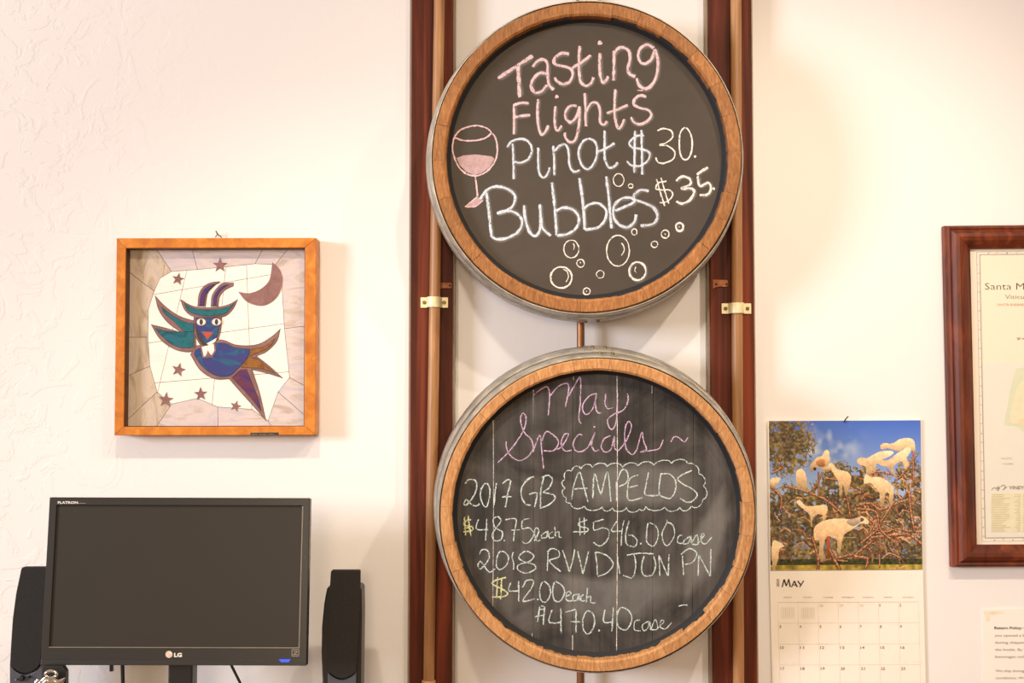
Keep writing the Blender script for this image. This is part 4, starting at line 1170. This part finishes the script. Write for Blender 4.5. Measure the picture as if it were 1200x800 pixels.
# ------------------------------------------------------------------ framed map
YM = -0.030
mfm = empty('framed_map', P(1300, 665, -0.002), 'cream wine region map in a dark red wooden frame at the right edge', 'picture')
mitre(mfm, [(1109, 263.5), (1560, 259), (1566, 664), (1118.5, 665.5)], [(1139.5, 290.8), (1530, 287), (1536, 637.5), (1147.5, 639)], YM, -0.002, M['frame_red'],
      prof=[(0.0, -0.002), (0.0, -0.018), (0.06, -0.024), (0.14, -0.0265), (0.22, -0.0245), (0.26, -0.025), (0.36, -0.030), (0.5, -0.032), (0.66, -0.030), (0.82, -0.0245), (0.94, -0.019), (1.0, -0.018), (1.0, -0.002)], bevel=0)
YMP = -0.012
MB().prism([P(x, y, YMP) for x, y in ((1134, 284), (1538, 280), (1543, 644), (1142, 646))], (0, 0.003, 0)).build('map_margin', M['mapmat'], mfm)
MB().prism([P(x, y, YMP-0.0003) for x, y in ((1148, 299), (1516, 296), (1521, 629), (1154, 630.5))], (0, 0.0002, 0)).build('map_sheet', M['mapbase'], mfm)
MB().prism([P(x, y, YMP-0.0006) for x, y in ((1150.5, 425), (1200, 425), (1262, 428), (1262, 628.5), (1153.8, 629))], (0, 0.0002, 0)).build('map_sea', M['mapsea'], mfm)
MB().prism([P(x, y, YMP-0.0009) for x, y in ((1190.5, 432), (1250, 420), (1320, 430), (1380, 500), (1300, 560), (1210, 512), (1197, 503), (1190, 499), (1176, 498), (1180, 478), (1184, 455))], (0, 0.0002, 0)).build('map_land', M['mapgreen'], mfm)
MB().prism([P(x, y, YMP-0.0012) for x, y in ((1196, 448), (1250, 432), (1330, 460), (1360, 500), (1300, 540), (1215, 508), (1200, 499), (1182, 495), (1187, 474), (1190, 460))], (0, 0.0002, 0)).build('map_land', M['mapland'], mfm)
MB().prism([P(x, y, YMP-0.0015) for x, y in ((1192, 496), (1197, 490), (1250, 486), (1290, 510), (1215, 506), (1200, 498))], (0, 0.0002, 0)).build('map_land', M['maporange'], mfm)
PLM = plane_y(YMP-0.0008)
gm = MB(); YL = YMP-0.0016
seg(gm, (1148, 298), (1154.5, 630), 0.7, YL); seg(gm, (1144.5, 295), (1150.8, 634), 0.35, YL); seg(gm, (1148, 298), (1500, 295), 0.6, YL); seg(gm, (1144.5, 295), (1500, 292), 0.35, YL)
seg(gm, (1154.5, 630), (1500, 627), 0.6, YL); seg(gm, (1151, 634), (1500, 631), 0.35, YL)
for q in range(15):
    y = 320+q*22; x = 1144.9+(y-295)*0.0186; seg(gm, (x, y), (x+3.2, y), 0.4, YL)
for q in range(14):
    x = 1168+q*23; seg(gm, (x, 298-0.008*(x-1148)), (x, 294.8-0.008*(x-1148)), 0.4, YL); seg(gm, (x+8, 630-0.008*(x-1148)), (x+8, 633.5-0.008*(x-1148)), 0.4, YL)
gm.build('map_border', M['ink_grey'], mfm, fix=False)
for q in range(15):
    y = 310.5+q*22; x = 1145.3+(y-295)*0.0186; text_obj(str(q+1), x, y, 1.6, mfm, M['ink_grey'], PLM, bold=0.02)
for q, ch in enumerate('ABCDEFGH'):
    text_obj(ch, 1157.5+q*22, 297.3-q*0.18, 1.7, mfm, M['ink'] if q == 1 else M['ink_grey'], PLM, bold=0.02); text_obj(ch, 1164.5+q*22, 633.4-q*0.18, 1.7, mfm, M['ink_grey'], PLM, bold=0.02)
text_obj('Santa Maria Valley', 1154.3, 339.2, 8.3, mfm, M['ink'], PLM, width=45.7, prefix='Santa M', bold=-0.016)
text_obj('Viticultural Area', 1178, 350, 5.2, mfm, M['ink_grey'], PLM, width=22, prefix='Viticu', bold=-0.01)
text_obj('SANTA BARBARA COUNTY, CALIFORNIA', 1168.3, 358.2, 3.0, mfm, M['ink_orange'], PLM, width=31.7, prefix='SANTA BARBAR', bold=-0.01)
text_obj('--- ---', 1190, 326, 1.2, mfm, M['ink_pale'], PLM, width=14)
text_obj('W', 1191.5, 398.5, 3.8, mfm, M['ink_grey'], PLM, width=4.4, bold=0.01)
gm = MB(); YL2 = YMP-0.0018
seg(gm, (1197.5, 396.5), (1212, 396.4), 0.8, YL2); seg(gm, (1204, 386), (1204.3, 407), 0.8, YL2)
gm.build('compass_rose', M['ink_grey'], mfm, fix=False)
PLM2 = plane_y(YMP-0.0010)
text_obj('PACIFIC', 1173, 538, 2.4, mfm, M['ink_tan'], PLM2, width=13)
text_obj('OCEAN', 1174.5, 544.3, 2.4, mfm, M['ink_tan'], PLM2, width=12)
text_obj('VINEYARDS', 1182.5, 573, 4.0, mfm, M['ink_grey'], PLM2, width=17.5, prefix='VINEY', bold=0.015)
gm = MB()
for pts in ([(1162,574),(1165,571),(1168,573),(1170,569)], [(1167,571),(1171,572),(1169,575),(1172,570)], [(1173,570),(1176,568),(1178,571),(1175,574),(1180,570)]):
    pl = smooth(pts)
    for a_, b_ in zip(pl[:-1], pl[1:]): seg(gm, a_, b_, 0.7, YMP-0.0013)
gm.build('map_flourish', M['ink_grey'], mfm, fix=False)
MB().prism([P(x, y, YMP-0.0009) for x, y in ((1160.5, 577.5), (1260, 577), (1261, 622.5), (1161.5, 623.5))], (0, 0.0002, 0)).build('map_index', M['mapland'], mfm)
gm = MB(); rr = random.Random(4)
for q in range(21):
    y = 579.5+q*2.12; seg(gm, (1162, y), (1162+rr.uniform(12, 22), y), 0.9, YMP-0.0012); seg(gm, (1192+rr.uniform(-4, 2), y), (1196, y), 0.9, YMP-0.0012); seg(gm, (1199, y), (1199+rr.uniform(12, 20), y), 0.9, YMP-0.0012)
gm.build('map_index_lines', M['ink_tan'], mfm, fix=False)

# ------------------------------------------------------------------ return policy sheet
YS = -0.0022
sh = empty('policy_sheet', P(1240, 860, -0.001), 'white laminated sheet headed Return Policy below the framed map', 'notice')
MB().prism([P(x, y, YS) for x, y in ((1151.5, 713.5), (1345, 712), (1350, 900), (1154.5, 902))], (0, 0.0014, 0)).build('sheet', M['paper2'], sh)
MB().prism([P(x, y, YS-0.0003) for x, y in ((1153, 716.5), (1176, 715.2), (1176.3, 719), (1160, 720.2), (1159.6, 727), (1155.5, 727.4))], (0, 0.0002, 0)).build('tape', flat('clear_tape', (238, 226, 200), 0.25), sh)
PLS = plane_y(YS-0.0001)
text_obj('Return Policy: If', 1165.2, 737, 3.3, sh, M['ink'], PLS, width=32.5, prefix='Return Policy:', bold=0.02)
for i, (s_, pre, wd) in enumerate((('you opened a bottle that was damaged', 'you opened a', 31.0), ('during shipping please contact us with', 'during shippi', 31.5), ('the bottle. By law we cannot take back', 'the bottle. By', 32), ('beverages unless they are flawed', 'beverages unl', 33.0),
                            (None, None, 0), ('We ship during the cooler weather', 'We ship durin', 31), ('conditions. We hold orders when', 'conditions. W', 32.5), ('it is too warm to send', 'it is too wa', 30))):
    if s_: text_obj(s_, 1165.6+i*0.2, 745.6+i*8.3, 3.0, sh, M['ink_grey'], PLS, width=wd, prefix=pre, bold=0.008)

# ------------------------------------------------------------------ monitor
LB = math.radians(7.5)
nm = Vector((0, -math.cos(LB), math.sin(LB)))
om = P(205, 780, -0.30)
PM_ = (om, nm)
def MQ(px, py, off=0.0): return Q(px, py, om+nm*off, nm)
mo = empty('computer_monitor', Vector((om.x, -0.22, CT)), 'black widescreen computer monitor, switched off, on a counter by the wall', 'monitor')
oc = [(58, 582.3), (363.3, 583.3), (359, 779.8), (47.3, 779)]
ic = [(66.3, 592), (355.2, 592.8), (350.8, 759.3), (57.6, 758.6)]
def ring(mb, o_, i_, d0, d1):
    O = [MQ(x, y, d1) for x, y in o_]; I = [MQ(x, y, d1) for x, y in i_]
    Ob = [p-nm*(d1-d0) for p in O]; Ib = [p-nm*(d1-d0) for p in I]
    for i in range(4):
        j = (i+1) % 4
        mb.add([O[i], O[j], I[j], I[i], Ob[i], Ob[j], Ib[j], Ib[i]], [(0, 1, 2, 3), (7, 6, 5, 4), (0, 4, 5, 1), (3, 2, 6, 7)])
    return mb
ring(MB(), oc, ic, -0.020, 0.0).build('bezel', M['bezel'], mo, bevel=0.0018)
bs = [MQ(x, y, -0.004) for x, y in ic]
MB().prism(bs, -nm*0.004).build('screen', M['screen'], mo)
lip = MB()
ring(lip, [(ic[3][0]-0.3, ic[3][1]-0.9), (ic[2][0]+0.4, ic[2][1]-0.9), (ic[2][0]+0.4, ic[2][1]+0.1), (ic[3][0]-0.3, ic[3][1]+0.1)], [(ic[3][0]+1, ic[3][1]-0.5), (ic[2][0]-1, ic[2][1]-0.5), (ic[2][0]-1, ic[2][1]-0.3), (ic[3][0]+1, ic[3][1]-0.3)], -0.004, -0.0004)
ring(lip, [(ic[1][0]-1.0, ic[1][1]), (ic[1][0]+0.1, ic[1][1]), (ic[2][0]+0.1, ic[2][1]), (ic[2][0]-1.0, ic[2][1])], [(ic[1][0]-0.6, ic[1][1]+1), (ic[1][0]-0.3, ic[1][1]+1), (ic[2][0]-0.3, ic[2][1]-1), (ic[2][0]-0.6, ic[2][1]-1)], -0.004, -0.0004)
lip.build('screen_edge', M['lip'], mo)
# rear housing
hb = [MQ(x, y, -0.0205) for x, y in ((62, 586), (359, 587), (355, 776), (52, 775))]
hf = [MQ(x, y, -0.055) for x, y in ((110, 620), (312, 621), (308, 750), (103, 749))]
MB().hexa(hb, hf).build('rear_housing', M['black'], mo, bevel=0.004)
# lower chin strip
MB().hexa([MQ(48.3, 772.5, 0.0012), MQ(359, 773, 0.0012), MQ(358.7, 779.6, 0.0012), MQ(47.6, 779.0, 0.0012)], [MQ(48.3, 772.5, -0.002), MQ(359, 773, -0.002), MQ(358.7, 779.6, -0.002), MQ(47.6, 779.0, -0.002)]).build('chin_strip', M['black'], mo, bevel=0.0006)
PMT = (om+nm*0.0004, nm)
text_obj('FLATRON', 67.8, 590, 2.9, mo, M['logo'], PMT, width=23.5, bold=0.03)
text_obj('-----', 92, 590, 1.8, mo, M['logo'], PMT, width=8.5)
text_obj('LG', 204, 769.3, 4.6, mo, M['logo'], PMT, width=9.3, bold=0.05)
c0 = MQ(198, 766.5, 0.0006); rx_ = (MQ(199, 766.5, 0.0006)-c0); uz_ = (MQ(198, 765.5, 0.0006)-c0)
MB().prism([c0+rx_*4.0*math.cos(2*PI*i/24)+uz_*4.0*math.sin(2*PI*i/24) for i in range(24)], -nm*0.001).build('round_logo', M['logo'], mo)
gm = MB()
def seg3(mb, f, a, b, wpx):
    A, B = f(*a), f(*b); d = (B-A).normalized(); n = d.cross(nm).normalized()*wpx*0.0016/2
    mb.add([A-n, A+n, B+n, B-n], [(0, 1, 2, 3)])
fm = lambda x, y: MQ(x, y, 0.0009)
seg3(gm, fm, (198, 764.7), (198, 768), 0.55); seg3(gm, fm, (198, 768), (199.6, 768), 0.5)
pl = [(198+2.9*math.cos(g), 766.5+2.9*math.sin(g)) for g in [0.0+0.25*i for i in range(20)]]
for a_, b_ in zip(pl[:-1], pl[1:]): seg3(gm, fm, a_, b_, 0.5)
seg3(gm, fm, (199.3, 766.5), (201, 766.5), 0.5)
seg3(gm, fm, (196.5, 765.2), (196.9, 765.7), 0.6)
gm.build('logo_face', M['ink_orange'], mo, fix=False)
gm = MB()
for a_, b_ in (((342.3, 760.8), (350.3, 760.9)), ((350.3, 760.9), (350.1, 768.5)), ((350.1, 768.5), (342.1, 768.4)), ((342.1, 768.4), (342.3, 760.8)), ((344, 763), (348.8, 763)), ((344.5, 766), (348.5, 763.5)), ((343.5, 766.6), (349, 766.6))): seg3(gm, fm, a_, b_, 0.7)
gm.build('energy_sticker', M['lip'], mo, fix=False)
text_obj('---  ---  ---  ---', 278, 773, 1.1, mo, M['logo_dim'], (om+nm*0.0016, nm), width=42)
text_obj('E', 356.2, 653, 2.2, mo, M['logo_dim'], PMT)
MB().hexa([MQ(326.5, 772.2, 0.002), MQ(340.5, 772.2, 0.002), MQ(338.5, 775.6, 0.002), MQ(329.5, 775.6, 0.002)], [MQ(326.5, 772.2, 0.0005), MQ(340.5, 772.2, 0.0005), MQ(338.5, 775.6, 0.0005), MQ(329.5, 775.6, 0.0005)]).build('power_light', M['led'], mo)
# neck and foot
nk = P(211, 790, -0.262); hw = (P(225, 790, -0.262).x-P(196.5, 790, -0.262).x)/2
MB().box((nk.x-hw, -0.262, CT+0.012), (nk.x+hw, -0.225, 1.09)).build('neck', M['black'], mo, bevel=0.003)
N = 28
MB().prism([(nk.x+0.11*math.cos(2*PI*i/N), -0.245+0.09*math.sin(2*PI*i/N), CT+0.0005) for i in range(N)], (0, 0, 0.012)).build('foot', M['black'], mo)
cp = P(131.5, 783, -0.262)
MB().box((cp.x-0.003, -0.268, cp.z-0.004), (cp.x+0.003, -0.262, cp.z+0.008)).build('clip', M['black'], mo)

def cable(pts, Y, r, label):
    w_ = [P(x, y, Y) for x, y in pts]
    base = Vector((w_[-1].x+(w_[-1].x-w_[-2].x)*0.6, Y-0.0, CT+r+0.0005))
    t = empty('monitor_cable', base, label, 'cable', 'cables hanging behind the monitor')
    MB().tube(w_+[base], r, 10).build('cord', M['cable'], t)
cable([(143, 760), (143.6, 780), (144, 800)], -0.215, 0.0036, 'black cable hanging below the left half of the monitor')
cable([(262, 760), (271.5, 780), (281.5, 800)], -0.215, 0.0026, 'thin black cable slanting down right of the monitor neck')

# ------------------------------------------------------------------ speakers
def outline_prism(f, pts, Y0, Y1, nm_, mat, parent, bevel=0.0):
    A = [P(x, y, Y0) for x, y in pts]
    return MB().prism(A, (0, Y1-Y0, 0)).build(nm_, mat, parent, bevel=bevel)
def arc(cx, y, hw_, dip, n=9):          # downward bulge from left to right
    return [(cx-hw_+2*hw_*i/n, y+dip*math.sin(PI*i/n)) for i in range(n+1)]
YSP = -0.20
# right speaker (whole cabinet down to the counter)
zc_ = lambda Y: (CT+0.001)
sr = empty('desk_speaker', P(402, 800, YSP), 'slim black desk speaker right of the monitor', 'speaker', 'pair of slim desk speakers')
sr_base = P(402, 800, YSP); 
def zpix(Y, z, x=402):      # pixel row of height z on plane Y
    lo, hi = 400, 1200
    for _ in range(40):
        mid = (lo+hi)/2
        if P(x, mid, Y).z > z: lo = mid
        else: hi = mid
    return lo
yb_ = zpix(-0.17, CT+0.0006)
MATW[sr] = Matrix.Translation(Vector((sr_base.x, -0.17, CT))); sr.matrix_world = MATW[sr]
body = [(384.5, 687), (420.5, 687), (423.5, 690), (424, 720), (423.0, 800), (421, yb_), (380, yb_), (377.8, 800), (376.5, 765), (377, 735), (379.5, 708), (382.8, 690)]
outline_prism(None, body, -0.165, -0.110, 'cabinet', M['black'], sr, 0.003)
front = [(387.6, 669.5), (389, 668), (420.5, 668), (421.8, 669.5), (421.5, 700), (419.5, 750), (417.3, 787)] + arc(400.8, 787, -16.5, 8)[1:] + [(384.0, 760), (384.6, 720), (386.3, 690)]
outline_prism(None, front, -0.180, -0.1655, 'grille', M['grille'], sr, 0.002)
lowp = [(384, 787)] + arc(400.8, 788.5, 16.5, 8)[1:-1] + [(417.3, 787), (416.5, yb_), (384.5, yb_)]
outline_prism(None, lowp, -0.176, -0.1655, 'control_panel', M['spk_grey'], sr, 0.001)
# left speaker
sl = empty('desk_speaker', Vector((P(30, 800, -0.17).x, -0.17, CT)), 'slim black desk speaker left of the monitor with grey control panel', 'speaker', 'pair of slim desk speakers')
yb_ = zpix(-0.17, CT+0.0006, 30)
front = [(24.6, 666), (26.5, 664.4), (58, 664.2), (59.6, 666), (56.5, 700), (52, 740), (47.0, 778)] + [(x, y) for x, y in arc(29.5, 780, -17.5, 9)[1:]] + [(12.2, 760), (14.5, 725), (18.5, 695)]
outline_prism(None, front, -0.180, -0.1655, 'grille', M['grille'], sl, 0.002)
body = [(26, 682), (60, 682), (58, 720), (52.5, 778), (50, 800), (49, yb_), (11, yb_), (10.8, 780), (13.2, 740), (18.5, 700)]
outline_prism(None, body, -0.165, -0.110, 'cabinet', M['black'], sl, 0.003)
lowp = [(11.6, 779)] + arc(29.5, 781.5, 17.5, 9)[1:-1] + [(49.5, 777), (48.5, yb_), (11.5, yb_)]
outline_prism(None, lowp, -0.176, -0.1655, 'control_panel', M['spk_grey'], sl, 0.001)
for (x, y, r, mt_) in ((26.3, 794, 0.0052, 'black'), (35, 792.6, 0.0022, 'hole'), (20, 795.5, 0.002, 'lip')):
    p = P(x, y, -0.176)
    MB().tube([p, p+Vector((0, -0.006, 0)), p+Vector((0, -0.0075, 0))], [r, r, r*0.7], 16).build('knob', M[mt_], sl)

# ------------------------------------------------------------------ ornament and small black box
YO = -0.345
bb = empty('black_box', Vector((P(62, 800, -0.30).x, -0.325, CT)), 'small black box with a cut corner under the monitor, behind the ornament', 'box')
yb_ = zpix(-0.315, CT+0.0006, 62)
outline_prism(None, [(49.5, 780.5), (73, 780.5), (77, 787), (77, yb_), (49, yb_)], -0.325, -0.310, 'case', M['black'], bb, 0.001)
orn = empty('metal_ornament', Vector((P(58, 800, YO).x, YO, CT)), 'shiny nickel ornament with a ring top at the lower left, before the monitor', 'ornament')
yb_ = zpix(YO, CT+0.0006, 58)
badge = [(52, 792.8), (56, 795), (62, 793.5), (68, 796.5), (76, 793.8), (73.5, 800), (72, 812), (66, 826), (58, 834), (50, 826), (43, 812), (39.5, 800), (43.5, 795.2), (48, 796.5)]
outline_prism(None, badge, YO, YO+0.006, 'badge', M['silver'], orn, 0.0015)
ins = [(58+(x-58)*0.78, 808+(y-808)*0.78) for x, y in badge]
outline_prism(None, ins, YO-0.0018, YO, 'badge_relief', M['silver'], orn, 0.0012)
cc = P(60, 790, YO+0.003); rp = (P(61, 790, YO).x-P(60, 790, YO).x)
MB().tube([cc+Vector((6.6*rp*math.cos(g), 0, 3.8*rp*math.sin(g))) for g in [2*PI*i/28 for i in range(28)]], 0.0030, 10, closed=True).build('ring', M['silver'], orn)
sx_ = P(58, 830, YO+0.003).x; zt_ = P(58, 832, YO+0.003).z
MB().tube([(sx_, YO+0.003, zt_+0.004), (sx_, YO+0.003, CT+0.012), (sx_, YO+0.003, CT+0.011), (sx_, YO+0.003, CT+0.0008)], [0.004, 0.005, 0.022, 0.024], 20).build('stem', M['silver'], orn)
